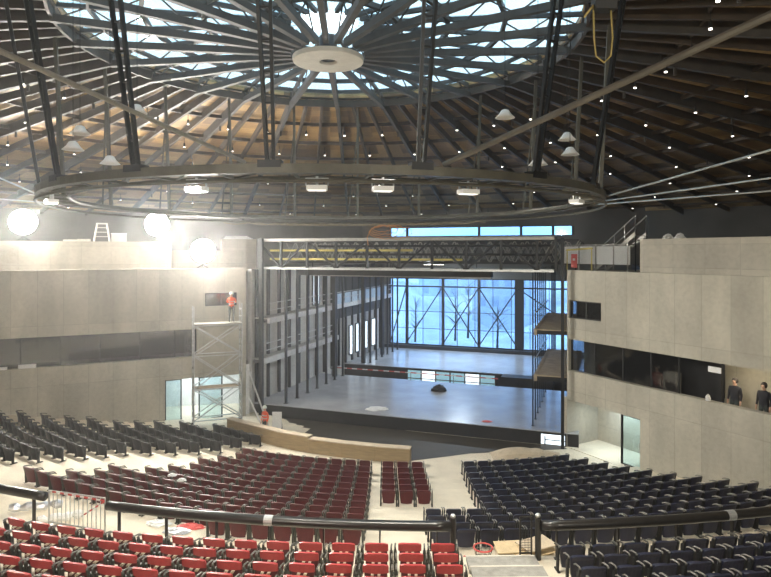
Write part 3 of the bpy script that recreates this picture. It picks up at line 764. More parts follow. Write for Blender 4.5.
for k in range(9):
    r = UR0 + UDR*k; z = UZ + UDZ*k; row = ORD[k+1]
    sh = .34*(k % 2)*0
    def putr(i, ph):
        p = sp(r, ph, z)
        if vis(p) and not (k == 0 and U0+F*p.x/p.y < 26): place(P_RU, r, ph, z, 'bright red tip-up seat, %s row behind the handrail, %s seat from the stair gap' % (row, ORD[i]), G_RU)
    arc(r, ph_x(r, 1.72), math.radians(28), putr, .77)
    def putn(i, ph):
        p = sp(r, ph, z)
        if vis(p): place(P_NV, r, ph, z, 'navy tip-up seat, %s row behind the handrail, %s seat from the stair gap' % (row, ORD[i]), G_NU)
    arc(r, ph_x(r, 3.95), math.radians(-22), putn, .77)

# aisle steps in the stair gap
stp = thing('aisle_steps', 'grey concrete aisle steps with pale nosings in the gap of the handrail', 'steps', (2.85, 14.3, UZ))
for k in range(6):
    r = UR0 - .55 + UDR*k; z = UZ + UDZ*k + .0
    m = MB(); a, b = ph_x(r, 1.95), ph_x(r, 3.62)
    q = [sp(r, a, z), sp(r+.60, a, z), sp(r+.60, b, z), sp(r, b, z)]
    m.hexa([p + Vector((0,0,.006)) for p in q] + [p + Vector((0,0,.1)) for p in q]); m.build('step', STEPM, stp)
    q = [sp(r-.06, a, z), sp(r-.005, a, z), sp(r-.005, b, z), sp(r-.06, b, z)]
    m = MB(); m.hexa([p + Vector((0,0,.006)) for p in q] + [p + Vector((0,0,.106)) for p in q]); m.build('nosing', NOSE, stp)

# ------------------------------------------------------------------ handrail
RR = 36.46; RZ = UZ + .82
def phu(u, r=RR):                 # angle at which the sight column u meets the arc r
    t = (u-U0)/F
    A = 1+t*t; B = -2*(S.x*t + S.y); Cc = S.x**2 + S.y**2 - r*r
    y = (-B - math.sqrt(B*B - 4*A*Cc))/(2*A)
    return math.asin((S.x - t*y)/r)
def railpts(pa, pb, r, z, n=24): return [sp(r, pa + (pb-pa)*i/n, z) for i in range(n+1)]
def handrail(label, pa, pb, ends, collar=None):
    h = thing('handrail', label, 'handrail', sp(RR, (pa+pb)/2, UZ))
    m = MB(); m.tube(railpts(pa, pb, RR, RZ), .122, 12); m.build('rail_tube', RAILM, h, smooth=True)
    n = max(2, int(abs(pb-pa)*RR/1.45))
    for i in range(n+1):
        ph = pa + (pb-pa)*(i+.25)/(n+.5)
        m = MB(); a = sp(RR, ph, UZ); m.bar(a, a+Vector((0,0,.72)), .035, .09, up=(math.sin(ph),math.cos(ph),0)); m.bar(a, a+Vector((0,0,.02)), .12, .12, up=(0,1,0)); m.build('post', RAILM, h)
    for ph in ends:
        a = sp(RR, ph, UZ); m = MB(); m.tube([a, a+Vector((0,0,1.02))], .075, 10); m.build('end_post', RAILM, h)
        m = MB(); m.lathe([(.0,0),(.05,.01),(.07,.05),(.05,.09),(0,.10)], a+Vector((0,0,1.02)), 12); m.build('post_ball', GALV, h, smooth=True)
    if collar is not None:
        m = MB(); m.tube([sp(RR, collar-.003, RZ), sp(RR, collar+.003, RZ)], .129, 14); m.build('collar', GALV, h)
    return h
handrail('thick black tubular handrail in front of the red seats, with a silver collar', phu(108), phu(451), [phu(453)], phu(269))
handrail('thick black tubular handrail in front of the navy seats, with a silver collar', phu(541), math.radians(-21), [phu(538)], phu(730))
handrail('short piece of black handrail beyond the temporary barrier', math.radians(29), phu(45), [])
# kick plate of the stair gap: mesh screen beside the end post
ms = thing('mesh_screen', 'small black mesh screen beside the handrail end post at the stairs', 'screen', sp(RR, phu(531), UZ))
m = MB(); a = sp(RR-.09, phu(521), UZ); b = sp(RR-.09, phu(532.5), UZ)
for t in (0,1): q = a.lerp(b, t); m.bar(q, q+Vector((0,0,1.0)), .035)
for z in (.12, 1.0): m.bar(a+Vector((0,0,z)), b+Vector((0,0,z)), .03)
m.build('frame', RAILM, ms); m = MB()
for i in range(1,8): q = a.lerp(b, i/8); m.bar(q+Vector((0,0,.12)), q+Vector((0,0,1)), .008)
for i in range(1,14): z = .12+.88*i/14; m.bar(a+Vector((0,0,z)), b+Vector((0,0,z)), .008)
m.build('mesh', DARK, ms)
# temporary barrier in the gap
tb = thing('crowd_barrier', 'temporary white barred barrier with red and white tape closing the rail gap', 'barrier', sp(RR, phu(77), UZ))
a = sp(RR, phu(49), UZ); b = sp(RR, phu(105), UZ)
m = MB()
for q in (a, b): m.tube([q, q+Vector((0,0,1.0))], .022, 8); m.bar(q+Vector((0,-.25,.01)), q+Vector((0,.25,.01)), .04, .02)
for z in (.15, 1.0): m.tube([a+Vector((0,0,z)), b+Vector((0,0,z))], .022, 8)
m.build('frame', GALV, tb)
for i in range(1, 13):
    q = a.lerp(b, i/13); m = MB(); m.tube([q+Vector((0,0,.15)), q+Vector((0,0,1.0))], .012, 6); m.build('bar', GALV, tb)
mr = MB()
for i in range(14):
    p0 = a.lerp(b, i/14) + Vector((0,-.03,1.0-.06*i/14)); p1 = a.lerp(b, (i+1)/14) + Vector((0,-.03,1.0-.06*(i+1)/14)); mr.mat(i % 2).bar(p0, p1, .012, .045)
for i in range(8):
    p0 = a.lerp(b, .6+.05*i) + Vector((0,-.05,.45+.06*i)); p1 = a.lerp(b, .6+.05*(i+1)) + Vector((0,-.05,.45+.06*(i+1))); mr.mat(i % 2).bar(p0, p1, .012, .04)
mr.build('tape', [WHITE, TAPE], tb)

# ------------------------------------------------------------------ pit barrier, clutter
def planksheet(name, label, cat, c, sx, sy, th, rot, m, z=None):
    o = MB(); o.box(-sx/2, sx/2, -sy/2, sy/2, 0, th)
    return tag(o.build(name, m, loc=c, rotz=rot), label, cat)
pb_ = thing('pit_barrier', 'curved raw plywood pit barrier with a broad top edge in front of the stage', 'barrier', (-4.0, 31.0, 0))
pts = [(-8.95,33.85),(-8.2,33.4),(-7.4,32.95),(-5.7,31.95),(-4.0,31.05),(-2.3,30.4),(-.5,29.85),(1.2,29.45)]
for i in range(len(pts)-1):
    (x0,y0),(x1,y1) = pts[i], pts[i+1]; d = Vector((x1-x0, y1-y0)).normalized(); nn = Vector((-d.y, d.x))
    def seg(off0, off1, z0, z1, e=.006):
        q = [Vector((x0,y0))+d*e+nn*off0, Vector((x1,y1))-d*e+nn*off0, Vector((x1,y1))-d*e+nn*off1, Vector((x0,y0))+d*e+nn*off1]
        return MB().hexa([(p.x,p.y,z0+lift(p.x)) for p in q]+[(p.x,p.y,z1+lift(p.x)) for p in q])
    zt = .95 if i > 3 else 1.05
    seg(0,.06,FZ,zt).build('panel', PLY, pb_); seg(-.06,.42,zt,zt+.05,0).build('top_board', TARP, pb_); seg(.34,.40,FZ,zt).build('rear_panel', PLYD, pb_)
# tarp mound
tm = MB(); nx, ny = 16, 8; vs = []; fs = []
for j in range(ny+1):
    for i in range(nx+1):
        x = 5.4 + 3.6*i/nx; y = 30.0 + 1.2*j/ny - .05*i/nx
        fx = i/nx; fy = j/ny
        h = .42*max(0, math.sin(PI*min(1, fx*1.35)))**.8*math.sin(PI*fy)**.6 + .25*max(0, math.sin(PI*max(0, (fx-.55)/.45)))*math.sin(PI*fy)
        vs.append((x, y, FZ + .02 + h + random.uniform(0,.03)*(0 < fx < 1)))
b0 = len(vs)
for j in range(ny):
    for i in range(nx): a = j*(nx+1)+i; fs.append((a, a+1, a+nx+2, a+nx+1))
vs2 = [(x,y,FZ+.005) for x,y,z in vs]
fs2 = [tuple(b0+i for i in reversed(f)) for f in fs]
bd = [i for i in range(nx+1)] + [(nx+1)*j+nx for j in range(1,ny+1)] + [ny*(nx+1)+i for i in range(nx-1,-1,-1)] + [(nx+1)*j for j in range(ny-1,0,-1)]
sd = [(bd[i], bd[(i+1)%len(bd)], b0+bd[(i+1)%len(bd)], b0+bd[i]) for i in range(len(bd))]
tm.add(vs+vs2, fs+fs2+sd); tag(tm.build('tarp_heap', TARP), 'beige tarp heaped on the floor before the stage, by the front navy seats', 'tarp')
# white sheet, dark bundle, small red scrap on the stage
def blob(name, m, c, sx, sy, sz, label, cat, seed, seg=14, rng=8):
    random.seed(seed); vs = []; fs = []
    for j in range(rng+1):
        t = PI/2*j/rng
        for i in range(seg):
            a = 2*PI*i/seg; k = 1 + random.uniform(-.22,.22)*(j < rng)
            vs.append((sx/2*math.cos(a)*math.cos(t)*k, sy/2*math.sin(a)*math.cos(t)*k, sz*math.sin(t)*(1+random.uniform(-.15,.15)) if j else 0))
    for j in range(rng):
        for i in range(seg): fs.append((j*seg+i, j*seg+(i+1)%seg, (j+1)*seg+(i+1)%seg, (j+1)*seg+i))
    fs.append(tuple(reversed(range(seg))))
    o = MB(); o.add(vs, fs); return tag(o.build(name, m, loc=c), label, cat)
def stage_pt(u, v, z=SZ): D = (EYE-z)*F/(v-V0); return Vector(((u-U0)/F*D, D, z))
blob('cloth_bundle', BLACK, stage_pt(439,391), 1.0, .7, .42, 'dark cloth bundle lying in the middle of the grey stage', 'bundle', 3)
blob('crumpled_sheet', WHITE, stage_pt(377,409), 1.35, .9, .12, 'crumpled white sheet lying near the front edge of the stage', 'sheet', 5)
blob('red_scrap', TAPE, stage_pt(487,421.5), .6, .35, .06, 'small red scrap at the front edge of the stage', 'scrap', 6)
# items on the seats / floors
for (u, v, D, lab, sd_) in ((172,479,23.5,'white crumpled paper on a dark red seat, nearer the aisle',11),(182,484,22.6,'white paper cup lid on a dark red seat back, second scrap',12)):
    p = at(u, v, D); blob('paper_scrap', WHITE, p + Vector((0,0,.12)), .34, .22, .1, lab, 'paper', sd_)
# stair-gap clutter
zc = 2.306
cs = thing('cardboard_pile', 'pile of flattened cardboard sheets behind the mesh screen at the stairs', 'cardboard', (4.0, 16.0, zc))
for i in range(7):
    o = MB(); w_, d_ = 1.6 - .1*i, .75 - .03*i
    o.box(-w_/2, w_/2, -d_/2, d_/2, 0, .025)
    q = o.build('sheet', CARD if i % 3 else TARP, cs, loc=(-.25+.05*i*((-1)**i), .0+.02*i, .0+.075*i), rotz=.10*((-1)**i))
    q.rotation_euler = (.012*i, .035*((-1)**i), .22*((-1)**i)+.05*i); q.location.z += .05
bk = thing('wire_basket', 'round red-rimmed wire basket on the floor beyond the stair gap', 'basket', (2.66, 16.35, zc))
m = MB()
for z, r in ((.02,.19),(.28,.25)): m.tube([(r*math.cos(2*PI*i/20), r*math.sin(2*PI*i/20), z) for i in range(20)], .012, 6, closed=True)
for i in range(12): a = 2*PI*i/12; m.tube([(.19*math.cos(a),.19*math.sin(a),.02),(.25*math.cos(a),.25*math.sin(a),.28)], .008, 5)
for z in (.1,.19): m.tube([((.19+.23*z)*math.cos(2*PI*i/20), (.19+.23*z)*math.sin(2*PI*i/20), z) for i in range(20)], .008, 5, closed=True)
m.build('wire_body', STEEL, bk, loc=(0,0,0)); m = MB(); m.tube([(.255*math.cos(2*PI*i/20), .255*math.sin(2*PI*i/20), .29) for i in range(20)], .022, 6, closed=True); m.build('rim', TAPE, bk, loc=(0,0,0))
o = MB(); o.tube([(.15*math.cos(2*PI*i/16)*1, .15*math.sin(2*PI*i/16), .03+.03*(i%3)) for i in range(16)], .022, 6, closed=True)
tag(o.build('cable_loop', TAPE, loc=(2.2,16.15,zc)), 'small loop of pinkish red cable beside the wire basket', 'cable')
# bundles behind the rail on the cross aisle
def lz(x): return 2.305 + lift_r(x, 34.55)
for i, (u, D, ln, rot, m_, lab) in enumerate(((36,18.65,1.5,.25,SILVER,'silver foil-wrapped bundle on the floor below the temporary barrier'),(60,18.0,1.2,.45,WHITE,'white wrapped bundle beside the silver one near the barrier'))):
    x = (u-U0)/F*D; o = MB(); n_ = 9
    o.tube([(-ln/2+ln*i_/n_, .03*math.sin(i_*2.1), .16+.02*math.cos(i_*1.7)) for i_ in range(n_+1)], .14, 9, rr=[.07+.075*abs(math.sin(.4+i_*1.3)) for i_ in range(n_+1)])
    tag(o.build('wrapped_bundle', m_, loc=(x, D, lz(x)), rotz=rot), lab, 'bundle')
for i, (u, D, rot, m_, lab) in enumerate(((158,18.5,.3,WHITE,'white paper sheet on the cross aisle, nearer the barrier'),(176,18.05,-.4,SILVER,'grey plastic sheet on the cross aisle beside white paper'),(190,18.4,.8,TAPE,'red folded cloth on the cross aisle beside paper sheets'))):
    x = (u-U0)/F*D; blob('floor_sheet', m_, Vector((x, D, rowz(11)+lift_r(x,34)+.004)), .8, .42, .12, lab, 'sheet', 20+i)
# terrace clutter left top
zl = 11.286
def tl(u, off=2.2): s = sL(u, off); return WL(s, off, zl)
q = tl(102) + Vector((0,0,.006)); ldr = thing('step_ladder', 'pale folding step ladder standing on the parapet between floodlights', 'ladder', q)
for sx in (-1, 1):
    m = MB(); m.bar((sx*.42,-.16,0),(sx*.26,0,1.05),.07,.09); m.build('front_rail', CREAM, ldr, loc=(0,0,0))
    m = MB(); m.bar((sx*.42,.16,0),(sx*.26,0.05,1.05),.05,.05); m.build('rear_rail', CREAM, ldr, loc=(0,0,0))
for k in range(3):
    z = .26+.27*k; w_ = .42 - .16*z/1.05; m = MB(); m.box(-w_, w_, -.17+.13*z, -.05+.13*z, z, z+.04); m.build('tread', CREAM, ldr, loc=(0,0,0))
m = MB(); m.box(-.32,.32,-.12,.14,1.03,1.1); m.build('top_cap', CREAM, ldr, loc=(0,0,0))
ldr.rotation_euler.z = rotL
q = tl(119) + Vector((0,0,.006)); bx = thing('supply_box', 'white supply box on the parapet beside the step ladder', 'box', q); bx.rotation_euler.z = rotL
m = MB(); m.box(-.42,.42,-.18,.2,0,.44); m.build('carton', CREAM, bx, loc=(0,0,0)); m = MB(); m.box(-.44,.44,-.2,.22,.44,.5); m.build('lid', WHITE, bx, loc=(0,0,0))
for u, sx_, h_, lab in ((72,.9,.10,'pale slab on the parapet nearest the first floodlight'),(84,.7,.14,'pale slab on the parapet next to the step ladder')):
    q = tl(u); planksheet('slab_block', lab, 'slab', q, sx_, .3, h_, rotL, CREAM)
q = WL(sL(238,4.8), 4.8, 11.556); bs_ = thing('board_stack', 'stack of pale boards on the concrete block near the truss bridge', 'boards', q); bs_.rotation_euler.z = rotL
for k in range(4): m = MB(); m.box(-1.0+.05*k, 1.0-.12*k, -.18, .18, .055*k, .055*k+.05); m.build('board', WHITE, bs_, loc=(0,0,0))
# right terrace: white boards, stair flights
zr = 9.62
o = thing('white_hoarding', 'long white hoarding standing on the terrace beside the truss bridge', 'panel', WR(sR(596,2.6), 2.6, zr)); o.rotation_euler.z = rotR
MB().box(-2.6, 2.2, .0, .06, .35, 1.35).build('sheet', WHITE, o, loc=(0,0,0)); m = MB()
for x in (-2.4,-1.2,0,1.2,2.1): m.box(x-.025,x+.025,-.05,0,0,1.5)
m.box(-2.6,2.2,-.06,0,1.40,1.45); m.build('support_frame', STEEL, o, loc=(0,0,0))
stt = thing('site_stair', 'steel site stair flights with handrails beside the set-back wall', 'stairs', WR(sR(622,3.2), 3.2, zr)); stt.rotation_euler.z = rotR
for si, y in enumerate((-.45, .45)):
    m = MB(); m.bar((-1.5,y,0),(1.2,y,2.0),.05,.2); m.build('stringer', STEEL, stt, loc=(0,0,0))
    m = MB(); m.tube([(-1.5,y,.95),(1.2,y,2.95)], .025, 6); m.build('handrail', GALV, stt, loc=(0,0,0))
    for k in range(5): t = k/4; x = -1.5+2.7*t; z = 2.0*t; m = MB(); m.tube([(x,y,z),(x,y,z+.95)], .02, 6); m.build('baluster', GALV, stt, loc=(0,0,0))
for k in range(9): t = (k+.5)/9; m = MB(); m.box(-1.5+2.7*t-.13, -1.5+2.7*t+.13, -.43, .43, 2.0*t-.02, 2.0*t+.02); m.build('tread', STEEL, stt, loc=(0,0,0))
for x in (1.2,): 
    for y in (-.45,.45): m = MB(); m.tube([(x,y,0),(x,y,2.9)], .04, 6); m.build('standard', DARK, stt, loc=(0,0,0))
q = WR(.15, .45, 9.69); sg = thing('red_sign', 'small red board with white mark at the end of the truss bridge', 'sign', q); sg.rotation_euler.z = rotR
MB().box(-.28,.12,.0,.03,.12,.85).build('board', TAPE, sg, loc=(0,0,0)); MB().box(-.16,.0,-.012,-.001,.5,.62).build('white_mark', WHITE, sg, loc=(0,0,0)); MB().box(-.03,.03,.03,.07,0,.8).build('stake', DARK, sg, loc=(0,0,0))
o = MB(); o.tube([WR(-.6,.6,10.75), WR(1.0,.8,10.85)], .05, 8); o.bar(WR(-.55,.6,9.69), WR(-.55,.6,10.75), .05); o.bar(WR(.95,.8,9.69), WR(.95,.8,10.85), .05)
tag(o.build('guard_rail', YEL), 'yellow guard rail at the terrace corner by the red board', 'guard rail')
for u, h in ((668,.22),(680,.25)):
    q = WR(sR(u,2.2), 2.2, 11.3); blob('plaster_sack', WHITE, q, .5, .3, h, 'white sack on top of the set-back upper wall, %s from the stairs' % ('first' if u < 670 else 'second'), 'sack', u)
# white boxes on left ribbon ledge
q = WL(sL(27), .12, 4.336); planksheet('ledge_box', 'white box standing on the ledge of the ribbon gallery', 'box', q, .85, .15, .2, rotL, WHITE)
q = WL(sL(3), .12, 4.336); planksheet('ledge_box', 'small white packet on the gallery ledge beside the longer box', 'box', q, .35, .15, .14, rotL, WHITE)
# grey cabinet and white notice in the right gallery
q = WR(sR(670,.9)+.1, .9, 3.35); cb = thing('control_cabinet', 'grey cabinet standing in the ribbon gallery beside the red-coated person', 'cabinet', q); cb.rotation_euler.z = rotR
MB().box(-.32,.32,-.2,.2,0,1.75).build('body', STEEL, cb, loc=(0,0,0)); MB().box(-.29,.29,-.22,-.2,.08,1.68).build('door', STEEL, cb, loc=(0,0,0)); MB().box(-.05,.05,-.235,-.22,1.3,1.38).build('handle', WHITE, cb, loc=(0,0,0))
q = WR(sR(715), -.03, 5.62); nt = MB(); nt.box(-.28,.28,0,.02,0,.24); tag(nt.build('notice_sheet', WHITE, loc=q, rotz=rotR), 'small white notice at the end of the dark gallery glazing', 'notice')
q = WR(sR(708,.12), .12, 4.366); blob('white_bag', WHITE, q, .24, .12, .26, 'small white bag on the ledge near the dark-coated person', 'bag', 44)
# leaning poles, white board by the barrier
o = MB(); o.tube([at(249,371,34.5), Vector((at(271,412,34.3).x, 34.3, .26))], .05, 8); tag(o.build('leaning_pole', GALV), 'long grey pole leaning behind the orange worker at the pit barrier', 'pole')
o = MB(); o.tube([at(248,395,34.2), Vector((at(266,410,34.1).x, 34.1, .26))], .045, 8); tag(o.build('leaning_pole', WHITE), 'shorter white pole leaning beside the orange worker', 'pole')
q = at(277,429,33.2); wb = thing('notice_board', 'white board standing on the pit floor beside the orange worker', 'board', Vector((q.x, q.y, FZ+.013)))
MB().box(-.26,.26,-.02,.02,.65,1.55).build('sheet', WHITE, wb, loc=(0,0,0)); m = MB()
for x in (-.24,.24): m.box(x-.02,x+.02,.02,.05,0,1.5); m.bar((x,.04,1.2),(x,.5,0),.03)
m.build('easel_frame', DARK, wb, loc=(0,0,0))

# ------------------------------------------------------------------ scaffold tower
sx0, sx1 = at(199,0,35.2).x, at(242,0,35.2).x; sy0, sy1 = 34.8, 35.95; zs = FZ + lift(-9.8)
sxy = ((sx0,sy0-.55),(sx1,sy0+.35),(sx1-.35,sy1+.1),(sx0-.35,sy1-.85))
tw_ = thing('scaffold_tower', 'aluminium rolling scaffold tower standing before the glass doors', 'scaffold', ((sx0+sx1)/2, 34.2, zs))
zt0 = zs; plat = 6.50
for x, y in sxy:
    m = MB(); m.tube([(x,y,zs+.2),(x,y,plat+1.0 if x < -9 else plat+1.15)], .042, 8); m.build('standard', GALV, tw_)
    m = MB(); m.lathe([(0,-.05),(.10,-.05),(.10,.05),(0,.05)], (0,0,0), 14)
    m.v = [(x+p[0], y+p[2], zs+.10+p[1]) for p in m.v]; m.tube([(x,y,zs+.1),(x,y,zs+.25)], .03, 6); m.build('caster', DARK, tw_)
def quad(i): return Vector((*sxy[i], 0))
for e in ((0,3),(1,2)):
    m = MB(); z = zs + .5
    while z < plat + .9: m.tube([quad(e[0])+Vector((0,0,z)), quad(e[1])+Vector((0,0,z))], .034, 6); z += .42
    m.build('ladder_rungs', GALV, tw_)
lv = [zs+.5, zs+2.3, zs+4.2, plat-.1]
for i in range(3):
    for e in ((0,1),(3,2)):
        m = MB(); m.tube([quad(e[0])+Vector((0,0,lv[i])), quad(e[1])+Vector((0,0,lv[i+1]))], .034, 6); m.build('brace', GALV, tw_)
        m = MB(); m.tube([quad(e[1])+Vector((0,0,lv[i])), quad(e[0])+Vector((0,0,lv[i+1]))], .034, 6); m.build('brace', GALV, tw_)
for z in lv[:]:
    for e in ((0,1),(3,2)): m = MB(); m.tube([quad(e[0])+Vector((0,0,z)), quad(e[1])+Vector((0,0,z))], .034, 6); m.build('ledger', GALV, tw_)
m = MB(); q = [quad(i)*1.0 for i in range(4)]; m.hexa([p+Vector((0,0,plat-.06)) for p in q]+[p+Vector((0,0,plat)) for p in q]); m.build('platform', STEEL, tw_)
m = MB(); m.hexa([p+Vector((0,0,zs+2.25)) for p in q]+[p+Vector((0,0,zs+2.31)) for p in q]); m.build('platform', PLYD, tw_)

# ------------------------------------------------------------------ ceiling ring
RC = Vector((-1.95, 22.0)); RGR = 9.3; RGZ = EYE + 1.76
def rp(th, r, z): return Vector((RC.x + r*math.sin(th), RC.y - r*math.cos(th), z))
ring = thing('lighting_ring', 'huge circular steel lighting ring hanging below the skylight', 'lighting ring', (RC.x, RC.y, RGZ))
NS = 72
def ringbox(r, z, w, h):
    m = MB(); vs = []; fs = []
    for j in range(NS):
        t = 2*PI*j/NS
        for dr, dz in ((-w/2,-h/2),(w/2,-h/2),(w/2,h/2),(-w/2,h/2)): vs.append(rp(t, r+dr, z+dz))
    for j in range(NS):
        for q in range(4): fs.append((4*j+q, 4*j+(q+1)%4, 4*((j+1)%NS)+(q+1)%4, 4*((j+1)%NS)+q))
    m.add(vs, fs); return m
ringbox(RGR, RGZ, .26, .20).build('outer_girder', RINGM, ring)
for r, z in ((RGR-.75, RGZ-.10), (RGR+.12, RGZ-.26)):
    m = MB(); m.tube([rp(2*PI*j/NS, r, z) for j in range(NS)], .045, 6, closed=True); m.build('tube_chord', RINGM, ring)
for j in range(36):
    t = 2*PI*j/36; m = MB(); m.bar(rp(t, RGR, RGZ-.08), rp(t, RGR-.75, RGZ-.10), .06); m.bar(rp(t, RGR-.75, RGZ-.1), rp(t+PI/36, RGR, RGZ-.1), .035); m.build('cross_tie', RINGM, ring)
hang = [-3, 17, 37, 57, 77, 97, 117, 137, 157, 177, 197, 217, 237, 257, 277, 297, 317, 337]
for i, dg_ in enumerate(hang):
    t = math.radians(dg_); m = MB(); near = abs((dg_+180) % 360 - 180) < 75
    ro = RGR + (.9 if near else .3)
    top = rp(t, ro, 0); top.z = zroof((Vector((top.x,top.y))-CEN).length) - .3
    bot = rp(t, RGR, RGZ+.1); tang = Vector((math.cos(t), math.sin(t), 0))
    if near:
        for s_ in (-1, 1): m.bar(bot + tang*.07*s_, top + tang*.17*s_, .07, .09)
        for k in range(1, 9): c = bot.lerp(top, k/9); wd = .07+.1*k/9; m.bar(c - tang*wd, c + tang*wd, .04)
        m.bar(bot - tang*.25, bot + tang*.25, .28, .16)
    else:
        m.bar(bot, top, .10, .12); m.bar(bot+tang*.5, bot.lerp(top, .8), .05)
    m.build('hanger', RINGM if not near else DARK, ring)
# long tie tubes from the ring to the roof
def toroof(p, d):
    p = Vector(p); d = Vector(d); t = 0
    while t < 8:
        q = p + d*t
        if q.z > zroof((Vector((q.x,q.y))-CEN).length) - .35: break
        t += .01
    return p + d*(t-.12)
a = Vector((-3.0, 12.74, EYE+1.912)); tie1 = MB().tube([a, toroof(a, (-2.1,-4.5,.76))], .045, 8)
tag(tie1.build('tie_tube', STEEL), 'long grey tie tube rising from the ring over the white step ladder side', 'tie tube')
a = Vector((1.3, 13.27, EYE+1.935)); tie2 = MB().tube([a, toroof(a, (4.2,-5.0,1.42))], .065, 8)
tag(tie2.build('tie_tube', TIEM), 'long grey tie tube rising from the ring across the dark timber roof with white spots', 'tie tube')
# stay cables
def towall(p, d):
    p = Vector(p); d = Vector(d).normalized(); t = 0
    while t < 60:
        q = p + d*t
        if (Vector((q.x,q.y))-CEN).length > RD-.05 or q.z > zroof((Vector((q.x,q.y))-CEN).length)-.75: break
        t += .05
    return p + d*(t-.3)
cab = []
for i, (th, vv, lab, sd_) in enumerate(((70, 150, 'highest of the stay cables running from the ring over the pale set-back wall', 1), (84, 178, 'middle stay cable running from the ring over the pale set-back wall', 1), (95, 191, 'lowest stay cable running from the ring over the pale set-back wall', 1),
                                   (-78, 178, 'upper stay cable running from the ring over the first floodlight', -1), (-95, 199, 'lower stay cable running from the ring over the first floodlight', -1))):
    p = rp(math.radians(th), RGR+.21, RGZ)
    uu = 771 if sd_ > 0 else 0
    D = p.y - (5.5 if sd_ > 0 else 1.0)
    q = at(uu, vv, D); e = towall(p, q - p)
    m = MB(); m.tube([p, e], .026, 6); tag(m.build('stay_cable', GALV), lab, 'cable')

# lamps on and around the ring
LAMPD = emit('dim_ring_lamp', (1,.97,.9), 1.0)
def ring_lamp(p, on, label, rot=0):
    l = thing('ring_lamp', label, 'lamp', p, group='lamps hanging from the ring'); l.rotation_euler.z = rot
    MB().box(-.22,.22,-.14,.14,-.30,-.20).build('housing', WHITE, l, loc=(0,0,0))
    m = MB(); m.tube([(0,0,-.2),(0,0,0)], .03, 6); m.bar((-.24,0,-.2),(-.24,0,-.05),.03); m.bar((.24,0,-.2),(.24,0,-.05),.03); m.bar((-.25,0,-.05),(.25,0,-.05),.03); m.build('bracket', GALV, l, loc=(0,0,0))
    MB().box(-.19,.19,-.11,.11,-.315,-.301).build('lens', LAMPR if on else LAMPD, l, loc=(0,0,0))
    if on: MB().box(-.16,.16,-.155,-.141,-.29,-.21).build('front_lens', LAMPR, l, loc=(0,0,0))
RL = []
for th, on, lab in ((-14, True, 'lit ring lamp hanging above the floodlight nearest the scaffold'), (3, False, 'dim white ring lamp below the hub, nearest the big hanger'), (12, False, 'dim white ring lamp, second along from the hub'), (25, False, 'dim white ring lamp beneath the rising tie tube'),
                    (-52, True, 'lit ring lamp at the ring end above the first floodlight'), (52, False, 'dim white ring lamp at the ring end over the set-back wall')):
    t = math.radians(th); ring_lamp(rp(t, RGR-.2, RGZ-.13), on, lab, t); RL.append(rp(t, RGR-.2, RGZ-.52))
# bell reflectors at the hangers
for i, (u, v, D) in enumerate(((73,150,15.0),(80,134,15.6),(110,164,16.0),(137,113,15.6),(567,140,17.5),(570,155,17.0),(538,165,16.0),(505,118,15.8))):
    p = at(u, v, D); l = thing('bell_lamp', 'unlit white bell lamp hanging among the ring hangers, %s along the ring' % ORD[i+1], 'lamp', p, group='white bell lamps above the ring')
    m = MB(); m.lathe([(.06,.22),(.10,.20),(.16,.10),(.26,0),(.25,0),(.14,.09),(.05,.18)], (0,0,0), 16); m.build('shade', WHITE, l, loc=(0,0,0), smooth=True)
    zt_c = zroof((Vector((p.x,p.y))-CEN).length) - p.z - .95
    m = MB(); m.tube([(0,0,.2),(0,0,zt_c)], .009, 6); m.build('rod', DARK, l, loc=(0,0,0))
# cables drooping along the far ring
m = MB()
for k in range(3):
    pts_ = []
    for j in range(60):
        t = math.radians(150 + 70*j/59 - k*9); pts_.append(rp(t, RGR-.2-.1*k, RGZ-.30-.10*abs(math.sin(j*.42+k))))
    m.tube(pts_, .022, 5)
tag(m.build('cable_festoon', mat('orange_brown_cable', (.20,.16,.09), .6)), 'olive brown cables drooping along the far side of the ring', 'cable')
m = MB(); c_ = rp(math.radians(168), RGR-.78, RGZ-.42)
random.seed(9)
for k in range(4):
    rx, rz, oy = .45+.22*k, .16+.06*k, .05*k
    m.tube([c_ + Vector((rx*math.cos(2*PI*i/20)+.15*k, oy+.04*math.sin(i), -rz+rz*math.sin(2*PI*i/20)+.05*math.cos(3*i))) for i in range(20)], .02, 5, closed=True)
m.tube([c_ + Vector((-.5,0,-.1)), c_ + Vector((-.75,.02,-.6)), c_ + Vector((-.7,.03,-1.0))], .02, 5)
tag(m.build('cable_tangle', mat('orange_cable', (.50,.22,.07), .6)), 'tangle of orange cable hanging from the far side of the ring', 'cable')
# hoist sling
OCHRE = mat('ochre_rope', (.30,.23,.07), .7)
p = at(604, 4, 9.0); hs = thing('hoist_sling', 'hoist with a yellow rope loop hanging from the dark timber roof', 'hoist', p)
m = MB(); m.box(-.16,.16,-.1,.1,-.10,.16); m.tube([(-.05,0,.16),(-.05,0,zroof((Vector((p.x,p.y))-CEN).length)-p.z-.6)], .02, 6); m.build('hoist_body', DARK, hs, loc=(0,0,0))
m = MB(); m.tube([(-.16,0,-.05),(-.15,0,-.5),(-.12,0,-.78),(0,0,-.88),(.10,0,-.78),(.13,0,-.5),(.10,0,-.05)], .014, 8); m.build('rope_loop', OCHRE, hs, loc=(0,0,0), smooth=True)
m = MB(); m.bar((-.30,0,-.20),(-.16,0,-.02),.03); m.build('hook', OCHRE, hs, loc=(0,0,0))
